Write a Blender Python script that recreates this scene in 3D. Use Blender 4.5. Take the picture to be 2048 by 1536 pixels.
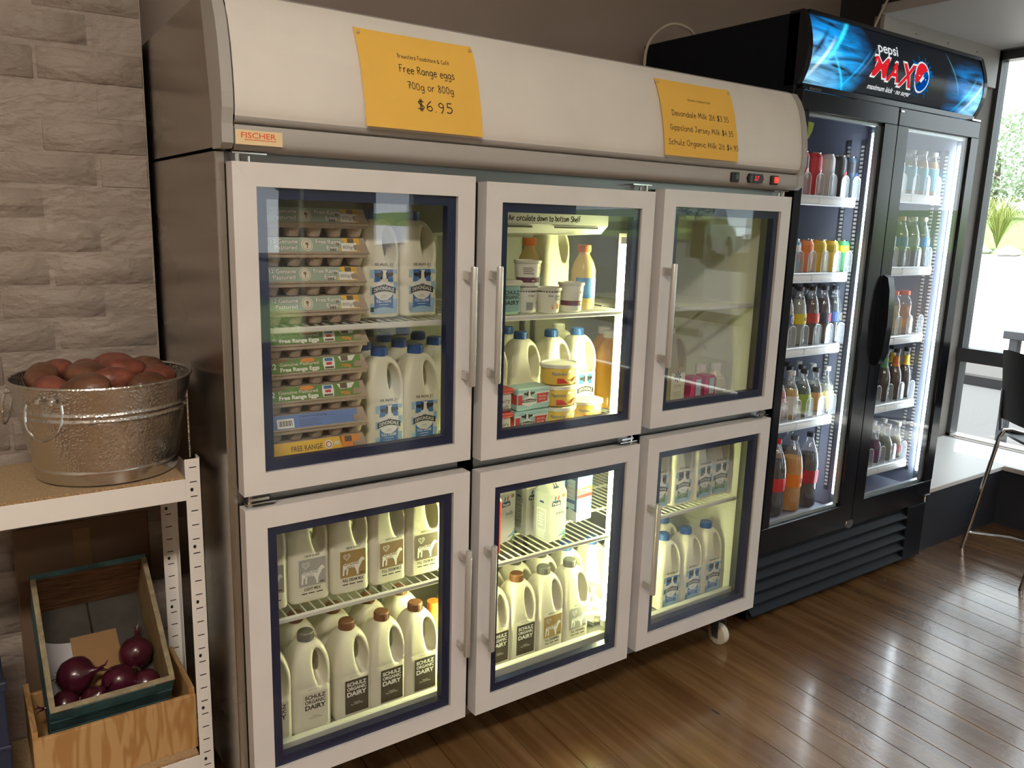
import bpy, math, random
import numpy as np
from mathutils import Vector, Matrix, Euler

for _o in list(bpy.data.objects):
    bpy.data.objects.remove(_o, do_unlink=True)
SC = bpy.context.scene
COL = SC.collection
RND = random.Random(7)
PI = math.pi

# ------------------------------------------------------------------ camera
cam_d = bpy.data.cameras.new('camera')
cam = bpy.data.objects.new('camera', cam_d)
COL.objects.link(cam)
SC.camera = cam
cam_d.sensor_fit = 'HORIZONTAL'
cam_d.sensor_width = 36.0
cam_d.lens = 36.0 * 1612.3 / 2048.0
cam_d.clip_start = 0.02
cam_d.clip_end = 400
_R = [[0.8197, -0.5720, 0.0291], [-0.0898, -0.1788, -0.9798], [0.5657, 0.8005, -0.1979]]   # rows: right, down, forward
cam.matrix_world = Matrix(((_R[0][0], -_R[1][0], -_R[2][0], -0.4872),
                           (_R[0][1], -_R[1][1], -_R[2][1], -1.6739),
                           (_R[0][2], -_R[1][2], -_R[2][2], 1.5059),
                           (0, 0, 0, 1)))

# ------------------------------------------------------------------ view, world, sun
SC.view_settings.view_transform = 'Standard'
SC.view_settings.look = 'None'
SC.view_settings.gamma = 1.0
SC.view_settings.use_curve_mapping = False
SC.view_settings.exposure = 0.0
try:
    SC.cycles.use_denoising = True
    SC.cycles.max_bounces = 9
    SC.cycles.diffuse_bounces = 4
    SC.cycles.glossy_bounces = 4
    SC.cycles.transmission_bounces = 4
    SC.cycles.transparent_max_bounces = 28
    SC.cycles.caustics_reflective = False
    SC.cycles.caustics_refractive = False
    SC.cycles.sample_clamp_indirect = 4.0
except Exception:
    pass
world = bpy.data.worlds.new('sky')
SC.world = world
world.use_nodes = True
wn = world.node_tree.nodes
wl = world.node_tree.links
wn.clear()
w_out = wn.new('ShaderNodeOutputWorld')
w_bg = wn.new('ShaderNodeBackground')
w_bg.inputs[0].default_value = (0.86, 0.93, 1.0, 1)
w_bg.inputs[1].default_value = 4.2
wl.new(w_bg.outputs[0], w_out.inputs[0])

sun_d = bpy.data.lights.new('sun', 'SUN')
sun_d.energy = 20.0
sun_d.angle = math.radians(1.0)
sun_d.color = (1.0, 0.96, 0.88)
sun = bpy.data.objects.new('sun', sun_d)
COL.objects.link(sun)
_sd = Vector((-0.20, -0.10, -0.96)).normalized()      # comes in over the window from behind the fridges
sun.rotation_euler = _sd.to_track_quat('-Z', 'Y').to_euler()

# ------------------------------------------------------------------ materials
MATS = {}


def nodes_of(m):
    m.use_nodes = True
    nt = m.node_tree
    b = nt.nodes.get('Principled BSDF')
    return nt, b


def mat(name, col, rough=0.5, metal=0.0, spec=0.5, vary=0.0, vscale=8.0, bump=0.0, bscale=60.0, emit=None, es=0.0,
        stretch=None, coat=0.0, rvary=0.0):
    if name in MATS:
        return MATS[name]
    m = bpy.data.materials.new(name)
    nt, b = nodes_of(m)
    b.inputs['Base Color'].default_value = (*col, 1)
    b.inputs['Roughness'].default_value = rough
    b.inputs['Metallic'].default_value = metal
    b.inputs['Specular IOR Level'].default_value = spec
    b.inputs['Coat Weight'].default_value = coat
    m.diffuse_color = (*col, 1)
    if emit:
        b.inputs['Emission Color'].default_value = (*emit, 1)
        b.inputs['Emission Strength'].default_value = es
    if vary or bump or rvary:
        tc = nt.nodes.new('ShaderNodeTexCoord')
        src = tc.outputs['Object']
        if stretch:
            mp = nt.nodes.new('ShaderNodeMapping')
            mp.inputs['Scale'].default_value = stretch
            nt.links.new(src, mp.inputs['Vector'])
            src = mp.outputs['Vector']
        if vary or rvary:
            n = nt.nodes.new('ShaderNodeTexNoise')
            n.inputs['Scale'].default_value = vscale
            n.inputs['Detail'].default_value = 4
            nt.links.new(src, n.inputs['Vector'])
        if vary:
            r = nt.nodes.new('ShaderNodeMapRange')
            r.inputs['From Min'].default_value = 0.3
            r.inputs['From Max'].default_value = 0.7
            r.inputs['To Min'].default_value = 1 - vary
            r.inputs['To Max'].default_value = 1 + vary * 0.6
            nt.links.new(n.outputs['Fac'], r.inputs['Value'])
            mx = nt.nodes.new('ShaderNodeVectorMath')
            mx.operation = 'SCALE'
            mx.inputs[0].default_value = col
            nt.links.new(r.outputs['Result'], mx.inputs['Scale'])
            nt.links.new(mx.outputs['Vector'], b.inputs['Base Color'])
        if rvary:
            r2 = nt.nodes.new('ShaderNodeMapRange')
            r2.inputs['From Min'].default_value = 0.3
            r2.inputs['From Max'].default_value = 0.7
            r2.inputs['To Min'].default_value = max(0.02, rough - rvary)
            r2.inputs['To Max'].default_value = min(1, rough + rvary)
            nt.links.new(n.outputs['Fac'], r2.inputs['Value'])
            nt.links.new(r2.outputs['Result'], b.inputs['Roughness'])
        if bump:
            n2 = nt.nodes.new('ShaderNodeTexNoise')
            n2.inputs['Scale'].default_value = bscale
            n2.inputs['Detail'].default_value = 3
            nt.links.new(src, n2.inputs['Vector'])
            bp = nt.nodes.new('ShaderNodeBump')
            bp.inputs['Strength'].default_value = bump
            bp.inputs['Distance'].default_value = 0.004
            nt.links.new(n2.outputs['Fac'], bp.inputs['Height'])
            nt.links.new(bp.outputs['Normal'], b.inputs['Normal'])
    MATS[name] = m
    return m


def emission(name, col, strength):
    if name in MATS:
        return MATS[name]
    m = bpy.data.materials.new(name)
    m.use_nodes = True
    nt = m.node_tree
    nt.nodes.clear()
    o = nt.nodes.new('ShaderNodeOutputMaterial')
    e = nt.nodes.new('ShaderNodeEmission')
    e.inputs[0].default_value = (*col, 1)
    e.inputs[1].default_value = strength
    nt.links.new(e.outputs[0], o.inputs[0])
    MATS[name] = m
    return m


def thin_glass(name, tint=(1, 1, 1), f0=0.05, rough=0.0, body=0.0, bodycol=(1, 1, 1)):
    """clear sheet: straight-through view plus a mirror reflection that grows at grazing angles; body adds a little haze"""
    if name in MATS:
        return MATS[name]
    m = bpy.data.materials.new(name)
    m.use_nodes = True
    nt = m.node_tree
    nt.nodes.clear()
    o = nt.nodes.new('ShaderNodeOutputMaterial')
    tr = nt.nodes.new('ShaderNodeBsdfTransparent')
    tr.inputs[0].default_value = (*tint, 1)
    gl = nt.nodes.new('ShaderNodeBsdfGlossy')
    gl.inputs['Roughness'].default_value = rough
    lw = nt.nodes.new('ShaderNodeLayerWeight')
    lw.inputs['Blend'].default_value = 0.5
    pw = nt.nodes.new('ShaderNodeMath')
    pw.operation = 'POWER'
    pw.inputs[1].default_value = 5
    nt.links.new(lw.outputs['Facing'], pw.inputs[0])
    mr = nt.nodes.new('ShaderNodeMapRange')
    mr.inputs['To Min'].default_value = f0
    mr.inputs['To Max'].default_value = 1.0
    nt.links.new(pw.outputs[0], mr.inputs['Value'])
    mx = nt.nodes.new('ShaderNodeMixShader')
    nt.links.new(mr.outputs['Result'], mx.inputs['Fac'])
    base = tr.outputs[0]
    if body:
        df = nt.nodes.new('ShaderNodeBsdfDiffuse')
        df.inputs[0].default_value = (*bodycol, 1)
        m2 = nt.nodes.new('ShaderNodeMixShader')
        m2.inputs['Fac'].default_value = body
        nt.links.new(base, m2.inputs[1])
        nt.links.new(df.outputs[0], m2.inputs[2])
        base = m2.outputs[0]
    nt.links.new(base, mx.inputs[1])
    nt.links.new(gl.outputs[0], mx.inputs[2])
    nt.links.new(mx.outputs[0], o.inputs[0])
    MATS[name] = m
    return m


def milky(name, col, trans=0.35, rough=0.35):
    """soft translucent plastic or milk: diffuse, some light let through, slight gloss"""
    m = bpy.data.materials.new(name)
    nt, b = nodes_of(m)
    b.inputs['Base Color'].default_value = (*col, 1)
    b.inputs['Roughness'].default_value = rough
    t = nt.nodes.new('ShaderNodeBsdfTranslucent')
    t.inputs[0].default_value = (*col, 1)
    mx = nt.nodes.new('ShaderNodeMixShader')
    mx.inputs[0].default_value = trans
    out = nt.nodes.get('Material Output')
    nt.links.new(b.outputs[0], mx.inputs[1])
    nt.links.new(t.outputs[0], mx.inputs[2])
    nt.links.new(mx.outputs[0], out.inputs[0])
    MATS[name] = m
    return m


# ------------------------------------------------------------------ mesh builder
def txt2d(s, bold=0.0, _c={}):
    """flat lettering: triangles of a line of text, height of capitals about 0.7"""
    k = (s, bold)
    if k in _c:
        return _c[k]
    cu = bpy.data.curves.new('lettering', 'FONT')
    cu.body = s
    cu.resolution_u = 3
    cu.offset = bold
    ob = bpy.data.objects.new('lettering', cu)
    COL.objects.link(ob)
    me = ob.to_mesh()
    vs = [(v.co.x, v.co.y) for v in me.vertices]
    fs = [tuple(p.vertices) for p in me.polygons]
    ob.to_mesh_clear()
    bpy.data.objects.remove(ob, do_unlink=True)
    bpy.data.curves.remove(cu)
    _c[k] = (vs, fs)
    return _c[k]


class MB:
    def __init__(self):
        self.v = []
        self.f = []
        self.m = []
        self.mats = []
        self.T = None

    def mi(self, m):
        if m not in self.mats:
            self.mats.append(m)
        return self.mats.index(m)

    def add(self, vs, fs, m):
        o = len(self.v)
        if self.T is not None:
            vs = [tuple(self.T @ Vector(p)) for p in vs]
        self.v.extend(vs)
        k = self.mi(m)
        for f in fs:
            self.f.append(tuple(i + o for i in f))
            self.m.append(k)
        return self

    def box(self, x0, x1, y0, y1, z0, z1, m, c=0.0):
        if c <= 0:
            vs = [(x, y, z) for z in (z0, z1) for y in (y0, y1) for x in (x0, x1)]
            fs = [(0, 2, 3, 1), (4, 5, 7, 6), (0, 1, 5, 4), (2, 6, 7, 3), (0, 4, 6, 2), (1, 3, 7, 5)]
            return self.add(vs, fs, m)
        c = min(c, (x1 - x0) * .49, (y1 - y0) * .49, (z1 - z0) * .49)
        X = (x0, x1); Y = (y0, y1); Z = (z0, z1)
        vs = []; idx = {}
        for i in (0, 1):
            for j in (0, 1):
                for k in (0, 1):
                    sx = c if i == 0 else -c; sy = c if j == 0 else -c; sz = c if k == 0 else -c
                    for a in range(3):
                        p = [X[i] + sx, Y[j] + sy, Z[k] + sz]
                        p[a] = (X, Y, Z)[a][(i, j, k)[a]]
                        idx[i, j, k, a] = len(vs)
                        vs.append(tuple(p))
        fs = []
        def q(l): fs.append(tuple(l))
        for s in (0, 1):
            a = [(s, 0, 0), (s, 1, 0), (s, 1, 1), (s, 0, 1)]
            l = [idx[(*t, 0)] for t in a]; q(l if s else l[::-1])
            a = [(0, s, 0), (0, s, 1), (1, s, 1), (1, s, 0)]
            l = [idx[(*t, 1)] for t in a]; q(l if s else l[::-1])
            a = [(0, 0, s), (1, 0, s), (1, 1, s), (0, 1, s)]
            l = [idx[(*t, 2)] for t in a]; q(l if s else l[::-1])
        for i in (0, 1):
            for j in (0, 1):
                l = [idx[i, j, 0, 0], idx[i, j, 1, 0], idx[i, j, 1, 1], idx[i, j, 0, 1]]
                q(l if (i == j) is False else l[::-1])
                l = [idx[i, 0, j, 0], idx[i, 1, j, 0], idx[i, 1, j, 2], idx[i, 0, j, 2]]
                q(l if i == j else l[::-1])
                l = [idx[0, i, j, 1], idx[1, i, j, 1], idx[1, i, j, 2], idx[0, i, j, 2]]
                q(l if (i == j) is False else l[::-1])
        for i in (0, 1):
            for j in (0, 1):
                for k in (0, 1):
                    l = [idx[i, j, k, 0], idx[i, j, k, 1], idx[i, j, k, 2]]
                    q(l if (i + j + k) % 2 else l[::-1])
        return self.add(vs, fs, m)

    def poly(self, pts, m):
        return self.add(list(pts), [tuple(range(len(pts)))], m)

    def prism(self, pts2, z0, z1, m, plane='xy'):
        """extrude a closed outline; plane names the outline's axes"""
        def P(a, b, c):
            return {'xy': (a, b, c), 'xz': (a, c, b), 'yz': (c, a, b)}[plane]
        n = len(pts2)
        vs = [P(a, b, z0) for a, b in pts2] + [P(a, b, z1) for a, b in pts2]
        fs = [tuple(range(n))[::-1], tuple(range(n, 2 * n))]
        fs += [(i, (i + 1) % n, n + (i + 1) % n, n + i) for i in range(n)]
        return self.add(vs, fs, m)

    def lathe(self, prof, m, seg=24, c=(0, 0, 0), sx=1.0, sy=1.0, a0=0.0, a1=None, cap=True, ms=None):
        full = a1 is None
        n = seg if full else seg + 1
        vs = []
        for r, z in prof:
            for i in range(n):
                a = a0 + (2 * PI if full else (a1 - a0)) * i / seg
                vs.append((c[0] + r * sx * math.cos(a), c[1] + r * sy * math.sin(a), c[2] + z))
        o = len(self.v)
        k = len(prof)
        for j in range(k - 1):
            fs = []
            for i in range(seg):
                i2 = (i + 1) % n
                fs.append((j * n + i, j * n + i2, (j + 1) * n + i2, (j + 1) * n + i))
            mm = ms[j] if ms else m
            if j == 0:
                self.add(vs, fs, mm)
            else:
                kk = self.mi(mm)
                for f in fs:
                    self.f.append(tuple(t + o for t in f)); self.m.append(kk)
        if full and cap:
            if prof[0][0] > 1e-5:
                self.f.append(tuple(o + i for i in range(n))[::-1]); self.m.append(self.mi(ms[0] if ms else m))
            if prof[-1][0] > 1e-5:
                self.f.append(tuple(o + (k - 1) * n + i for i in range(n))); self.m.append(self.mi(ms[-1] if ms else m))
        return self

    def tube(self, pts, r, m, seg=8, closed=False):
        P = [Vector(p) for p in pts]
        n = len(P)
        vs = []
        up = Vector((0, 0, 1))
        prev = None
        for i in range(n):
            a = P[i - 1] if (i > 0 or closed) else P[i]
            b = P[(i + 1) % n] if (i < n - 1 or closed) else P[i]
            t = (b - a).normalized()
            if prev is None:
                u = t.cross(up)
                if u.length < 0.05:
                    u = t.cross(Vector((1, 0, 0)))
                u.normalize()
            else:
                u = (prev - t * prev.dot(t)).normalized()
            prev = u
            w = t.cross(u)
            rr = r[i] if isinstance(r, (list, tuple)) else r
            for s in range(seg):
                g = 2 * PI * s / seg
                vs.append(tuple(P[i] + (u * math.cos(g) + w * math.sin(g)) * rr))
        fs = []
        for i in range(n if closed else n - 1):
            i2 = (i + 1) % n
            for s in range(seg):
                s2 = (s + 1) % seg
                fs.append((i * seg + s, i2 * seg + s, i2 * seg + s2, i * seg + s2))
        if not closed:
            fs.append(tuple(range(seg))); fs.append(tuple((n - 1) * seg + s for s in range(seg))[::-1])
        return self.add(vs, fs, m)

    def text(self, s, x, z, h, m, mp, w=None, align='c', bold=0.0, shear=0.0, wscale=None):
        """lettering; x,z in the sheet's own plane, mp(x, z) gives the point in space. h: cap height; w: width to fit"""
        vs, fs = txt2d(s, bold)
        if not vs:
            return self
        x0 = min(p[0] for p in vs); x1 = max(p[0] for p in vs)
        k = h / 0.70
        kx = (w / (x1 - x0)) if w else k * (wscale or 1)
        W = (x1 - x0) * kx
        ox = {'c': -W / 2, 'l': 0, 'r': -W}[align]
        pts = [mp(x + ox + (px - x0) * kx + shear * pz * k, z + pz * k) for px, pz in vs]
        return self.add(pts, fs, m)

    def grid(self, fn, nu, nv, m):
        vs = [fn(i / nu, j / nv) for j in range(nv + 1) for i in range(nu + 1)]
        fs = [(j * (nu + 1) + i, j * (nu + 1) + i + 1, (j + 1) * (nu + 1) + i + 1, (j + 1) * (nu + 1) + i)
              for j in range(nv) for i in range(nu)]
        return self.add(vs, fs, m)

    def mesh(self, name, off=(0, 0, 0), smooth=True, angle=35):
        me = bpy.data.meshes.new(name)
        o = Vector(off)
        me.from_pydata([tuple(Vector(p) - o) for p in self.v], [], self.f)
        for m in self.mats:
            me.materials.append(m)
        me.polygons.foreach_set('material_index', self.m)
        me.validate()
        if smooth:
            me.polygons.foreach_set('use_smooth', [True] * len(me.polygons))
            try:
                me.set_sharp_from_angle(angle=math.radians(angle))
            except Exception:
                pass
        me.update()
        return me

    def build(self, name, parent=None, off=None, smooth=True, angle=35, loc=None):
        """one mesh object. With a parent, coordinates are the thing's own; off (a world point) is taken off when they were given in world space"""
        if off is None:
            off = (0, 0, 0)
        ob = bpy.data.objects.new(name, self.mesh(name, off, smooth, angle))
        COL.objects.link(ob)
        ob.parent = parent
        if loc is not None:
            ob.location = loc
        return ob


def tag(o, label, cat, group=None):
    o['label'] = label
    o['category'] = cat
    if group:
        o['group'] = group
    return o


def struct(o):
    o['kind'] = 'structure'
    return o


def thing(name, label, cat, loc=(0, 0, 0), rz=0.0, group=None):
    o = bpy.data.objects.new(name, None)
    o.empty_display_size = 0.05
    COL.objects.link(o)
    o.location = loc
    o.rotation_euler = (0, 0, rz)
    return tag(o, label, cat, group)


def kids(o, _c={}):
    return [x for x in COL.objects if x.parent == o]


KIDS = {}


def index_kids(root):
    ch = [x for x in COL.objects if x.parent == root]
    KIDS[root.name] = ch
    for c in ch:
        KIDS[c.name] = [x for x in COL.objects if x.parent == c]


def dup(root, loc, rz, label, group=None):
    if root.name not in KIDS:
        index_kids(root)
    r = root.copy()
    COL.objects.link(r)
    r.location = loc
    r.rotation_euler = (0, 0, rz)
    r['label'] = label
    if group:
        r['group'] = group
    for ch in KIDS[root.name]:
        c = ch.copy()
        COL.objects.link(c)
        c.parent = r
        for g in KIDS[ch.name]:
            d = g.copy()
            COL.objects.link(d)
            d.parent = c
    return r


class Proto:
    """first use moves the prototype itself, later uses copy it with its parts"""
    def __init__(self, fn, *a):
        self.fn = fn; self.a = a; self.root = None

    def put(self, loc, rz, label, group=None):
        if self.root is None:
            self.root = self.fn(*self.a)
            index_kids(self.root)
            self.root.location = loc
            self.root.rotation_euler = (0, 0, rz)
            self.root['label'] = label
            if group:
                self.root['group'] = group
            return self.root
        return dup(self.root, loc, rz, label, group)


ORD = ['first', 'second', 'third', 'fourth', 'fifth', 'sixth', 'seventh', 'eighth']

# handwriting: pen strokes per letter (width, strokes)
def _ring(cx, cy, rx, ry, n=10, s=80):
    return [(cx + rx * math.cos(math.radians(s + 360 * i / n)), cy + ry * math.sin(math.radians(s + 360 * i / n))) for i in range(n + 1)]
HAND = {
 'a': (.48, [[(.4,.42),(.25,.5),(.08,.38),(.05,.15),(.2,0),(.36,.15),(.4,.45),(.4,.1),(.46,0)]]),
 'b': (.44, [[(.06,.85),(.06,0)],[(.06,.3),(.22,.5),(.38,.38),(.38,.12),(.22,0),(.06,.1)]]),
 'c': (.43, [[(.38,.42),(.22,.5),(.06,.3),(.1,.06),(.25,0),(.4,.08)]]),
 'd': (.48, [[(.4,.38),(.25,.5),(.08,.36),(.06,.12),(.2,0),(.38,.14),(.4,.5)],[(.4,.85),(.4,.1),(.46,0)]]),
 'e': (.43, [[(.06,.26),(.38,.3),(.34,.46),(.2,.5),(.06,.34),(.08,.1),(.22,0),(.4,.06)]]),
 'é': (.43, [[(.06,.26),(.38,.3),(.34,.46),(.2,.5),(.06,.34),(.08,.1),(.22,0),(.4,.06)],[(.2,.6),(.32,.76)]]),
 'f': (.36, [[(.34,.8),(.24,.86),(.15,.7),(.15,0)],[(.03,.48),(.3,.48)]]),
 'g': (.46, [[(.4,.4),(.25,.5),(.07,.38),(.06,.16),(.2,.04),(.38,.18),(.4,.48)],[(.4,.48),(.4,-.1),(.28,-.27),(.08,-.2)]]),
 'h': (.44, [[(.06,.85),(.06,0)],[(.06,.3),(.22,.5),(.36,.38),(.38,0)]]),
 'i': (.18, [[(.08,.5),(.08,0)],[(.08,.66),(.1,.7)]]),
 'k': (.42, [[(.06,.85),(.06,0)],[(.36,.5),(.07,.24)],[(.14,.3),(.38,0)]]),
 'l': (.2, [[(.08,.85),(.08,.06),(.16,0)]]),
 'm': (.6, [[(.05,.5),(.05,0)],[(.05,.32),(.17,.5),(.27,.36),(.28,0)],[(.28,.32),(.4,.5),(.5,.36),(.52,0)]]),
 'n': (.44, [[(.06,.5),(.06,0)],[(.06,.32),(.22,.5),(.36,.38),(.38,0)]]),
 'o': (.46, [_ring(.23,.25,.18,.25)]),
 'p': (.44, [[(.06,.5),(.06,-.28)],[(.06,.35),(.22,.5),(.38,.38),(.38,.12),(.22,0),(.06,.12)]]),
 'r': (.36, [[(.06,.5),(.06,0)],[(.06,.3),(.18,.48),(.32,.46)]]),
 's': (.4, [[(.34,.44),(.2,.5),(.08,.4),(.14,.28),(.3,.2),(.34,.08),(.2,0),(.04,.06)]]),
 't': (.36, [[(.16,.75),(.16,.08),(.26,0),(.34,.05)],[(.02,.5),(.32,.5)]]),
 'u': (.46, [[(.06,.5),(.06,.14),(.18,0),(.34,.12),(.38,.5)],[(.38,.5),(.38,.08),(.44,0)]]),
 'v': (.4, [[(.03,.5),(.2,0)],[(.2,0),(.38,.5)]]),
 'w': (.58, [[(.03,.5),(.15,0)],[(.15,0),(.28,.42)],[(.28,.42),(.4,0)],[(.4,0),(.54,.5)]]),
 'y': (.42, [[(.05,.5),(.2,.05)],[(.4,.5),(.2,0),(.06,-.26)]]),
 'z': (.42, [[(.05,.48),(.36,.48)],[(.36,.48),(.05,.02)],[(.05,.02),(.38,.02)]]),
 'A': (.54, [[(.03,0),(.26,.8)],[(.26,.8),(.5,0)],[(.12,.28),(.4,.28)]]),
 'B': (.46, [[(.06,.8),(.06,0)],[(.06,.8),(.3,.78),(.36,.6),(.2,.44),(.06,.42)],[(.2,.44),(.4,.34),(.4,.1),(.22,0),(.06,0)]]),
 'C': (.5, [[(.46,.68),(.3,.8),(.1,.6),(.08,.2),(.26,0),(.48,.1)]]),
 'D': (.52, [[(.06,.8),(.06,0)],[(.03,.8),(.34,.74),(.48,.42),(.36,.08),(.03,0)]]),
 'F': (.44, [[(.08,.8),(.06,0)],[(.08,.8),(.42,.8)],[(.08,.44),(.34,.44)]]),
 'G': (.52, [[(.46,.7),(.28,.8),(.08,.55),(.1,.15),(.3,0),(.46,.16),(.47,.36)],[(.47,.36),(.3,.36)]]),
 'J': (.46, [[(.1,.8),(.42,.8)],[(.28,.8),(.28,.14),(.16,0),(.03,.1)]]),
 'M': (.6, [[(.05,0),(.08,.8)],[(.08,.8),(.28,.25)],[(.28,.25),(.5,.8)],[(.5,.8),(.54,0)]]),
 'O': (.6, [_ring(.29,.4,.25,.4)]),
 'R': (.46, [[(.06,.8),(.06,0)],[(.06,.8),(.34,.76),(.36,.52),(.06,.4)],[(.16,.42),(.42,0)]]),
 'S': (.46, [[(.42,.7),(.24,.8),(.08,.64),(.2,.44),(.4,.32),(.38,.08),(.2,0),(.04,.1)]]),
 '0': (.46, [_ring(.22,.38,.18,.38)]),
 '2': (.46, [[(.06,.64),(.2,.8),(.36,.66),(.3,.4),(.05,.02)],[(.05,.02),(.42,.04)]]),
 '3': (.44, [[(.06,.74),(.24,.8),(.36,.62),(.18,.44)],[(.18,.44),(.38,.28),(.3,.04),(.05,.04)]]),
 '4': (.46, [[(.28,.8),(.04,.3)],[(.04,.3),(.42,.3)],[(.3,.5),(.3,0)]]),
 '5': (.46, [[(.38,.8),(.12,.8)],[(.12,.8),(.1,.46)],[(.1,.46),(.28,.48),(.4,.28),(.28,.02),(.05,.04)]]),
 '6': (.44, [[(.34,.8),(.12,.5),(.06,.18),(.22,0),(.38,.16),(.28,.38),(.09,.28)]]),
 '7': (.44, [[(.04,.78),(.4,.78)],[(.4,.78),(.16,0)],[(.12,.42),(.36,.42)]]),
 '8': (.44, [[(.34,.7),(.2,.8),(.08,.64),(.32,.32),(.34,.08),(.18,0),(.06,.16),(.2,.42),(.36,.66)]]),
 '9': (.44, [[(.36,.5),(.2,.42),(.07,.6),(.2,.8),(.36,.66)],[(.36,.66),(.34,.3),(.2,-.05)]]),
 '$': (.46, [[(.4,.66),(.24,.74),(.08,.62),(.2,.44),(.38,.32),(.36,.12),(.2,.06),(.04,.14)],[(.19,.9),(.19,-.1)],[(.27,.9),(.27,-.1)]]),
 '.': (.16, [[(.05,.0),(.09,.03)]]), '&': (.5, [[(.44,.02),(.1,.6),(.2,.78),(.3,.62),(.08,.25),(.16,0),(.34,.08),(.44,.36)]]),
 ' ': (.28, []),
}


def _smooth(pts, k=4):
    if len(pts) < 3:
        return pts
    out = []
    n = len(pts)
    for i in range(n - 1):
        p0 = pts[max(i - 1, 0)]; p1 = pts[i]; p2 = pts[i + 1]; p3 = pts[min(i + 2, n - 1)]
        for j in range(k):
            t = j / k
            out.append(tuple(0.5 * ((2 * p1[a]) + (-p0[a] + p2[a]) * t + (2 * p0[a] - 5 * p1[a] + 4 * p2[a] - p3[a]) * t * t
                                    + (-p0[a] + 3 * p1[a] - 3 * p2[a] + p3[a]) * t ** 3) for a in (0, 1)))
    out.append(pts[-1])
    return out


def handwrite(mb, s, x, z, h, m, mp, w=None, pen=0.055, align='c', seed=1):
    rr = random.Random(seed)
    tot = sum(HAND[c][0] + .06 for c in s)
    k = h / 0.8
    kx = w / tot if w else k
    cx = x - (tot * kx / 2 if align == 'c' else 0)
    for ch in s:
        wd, strokes = HAND[ch]
        jz = rr.uniform(-.03, .03)
        for st in strokes:
            P = [(cx + px * kx, z + (pz + jz) * k) for px, pz in _smooth(st)]
            vs = []
            for i, p in enumerate(P):
                a = P[max(i - 1, 0)]; b = P[min(i + 1, len(P) - 1)]
                dx, dz = b[0] - a[0], b[1] - a[1]
                L = math.hypot(dx, dz) or 1
                ox, oz = -dz / L * pen * k, dx / L * pen * k
                vs += [mp(p[0] + ox, p[1] + oz), mp(p[0] - ox, p[1] - oz)]
            mb.add(vs, [(2 * i, 2 * i + 1, 2 * i + 3, 2 * i + 2) for i in range(len(P) - 1)], m)
        cx += (wd + .06) * kx
    return mb


def surface_nets(F, lo, step):
    """smooth closed mesh of the zero level of a sampled field (negative inside)"""
    S = F < 0
    nx, ny, nz = F.shape
    c = [S[i:nx - 1 + i, j:ny - 1 + j, k:nz - 1 + k] for i in (0, 1) for j in (0, 1) for k in (0, 1)]
    cnt = sum(a.astype(int) for a in c)
    mix = (cnt > 0) & (cnt < 8)
    ids = -np.ones(mix.shape, int)
    ids[mix] = np.arange(mix.sum())
    I = np.argwhere(mix)
    acc = np.zeros((len(I), 3)); num = np.zeros(len(I))
    corners = [(i, j, k) for i in (0, 1) for j in (0, 1) for k in (0, 1)]
    for a in corners:
        for ax in range(3):
            if a[ax] == 1:
                continue
            b = list(a); b[ax] = 1
            fa = F[I[:, 0] + a[0], I[:, 1] + a[1], I[:, 2] + a[2]]
            fb = F[I[:, 0] + b[0], I[:, 1] + b[1], I[:, 2] + b[2]]
            x = (fa < 0) != (fb < 0)
            t = np.where(x, fa / np.where(fa == fb, 1, fa - fb), 0)
            p = np.zeros((len(I), 3)) + np.array(a)
            p[:, ax] += t
            acc += np.where(x[:, None], p, 0); num += x
    V = (I + acc / num[:, None]) * step + np.array(lo)
    faces = []
    for ax in range(3):
        sl0 = [slice(0, -1)] * 3; sl1 = [slice(0, -1)] * 3
        u, v = (ax + 1) % 3, (ax + 2) % 3
        A = [slice(None)] * 3; B = [slice(None)] * 3
        A[ax] = slice(0, F.shape[ax] - 1); B[ax] = slice(1, F.shape[ax])
        sa, sb = S[tuple(A)], S[tuple(B)]
        E = np.argwhere(sa != sb)
        E = E[(E[:, u] > 0) & (E[:, v] > 0) & (E[:, u] < F.shape[u] - 1) & (E[:, v] < F.shape[v] - 1)]
        q = []
        for du, dv in ((-1, -1), (0, -1), (0, 0), (-1, 0)):
            e = E.copy(); e[:, u] += du; e[:, v] += dv
            q.append(ids[e[:, 0], e[:, 1], e[:, 2]])
        q = np.stack(q, 1)
        fl = sa[E[:, 0], E[:, 1], E[:, 2]]
        q = np.where(fl[:, None], q, q[:, ::-1])
        faces.append(q)
    return V, np.concatenate(faces)
# ------------------------------------------------------------------ palette
M_header = mat('header_cream_paint', (.80, .78, .73), .45, vary=.05, vscale=5)
M_grey = mat('fridge_grey_trim', (.42, .41, .39), .4)
M_steel = mat('brushed_steel', (.46, .43, .38), .26, 1.0, rvary=.04, vscale=3)
M_steel_front = mat('steel_front', (.26, .26, .26), .36, 1.0)  # darkened to carry the shade of the recess round the doors
M_door = mat('door_frame_aluminium', (.80, .78, .76), .42, .1, vary=.04, vscale=9)
M_navy = mat('navy_glass_border', (.008, .016, .060), .3)
M_black = mat('black_plastic', (.012, .012, .013), .4)
M_gasket = mat('dark_gasket', (.06, .06, .062), .6)
M_liner = mat('fridge_liner', (.66, .67, .60), .45)
M_linergrey = mat('fridge_back_liner', (.30, .295, .26), .5, vary=.1, vscale=4)  # darkened to carry the shadow at the back of the fridge
M_wire = mat('white_coated_wire', (.74, .74, .70), .4)
M_chrome = mat('chrome', (.75, .75, .76), .12, 1.0)
M_alu = mat('handle_aluminium', (.68, .67, .64), .32, .6)
M_white = mat('white_plastic', (.80, .80, .78), .4)
M_paper = mat('yellow_paper', (.93, .57, .10), .75, vary=.04, vscale=6)
M_ink = mat('black_ink', (.012, .011, .011), .6)
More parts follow.
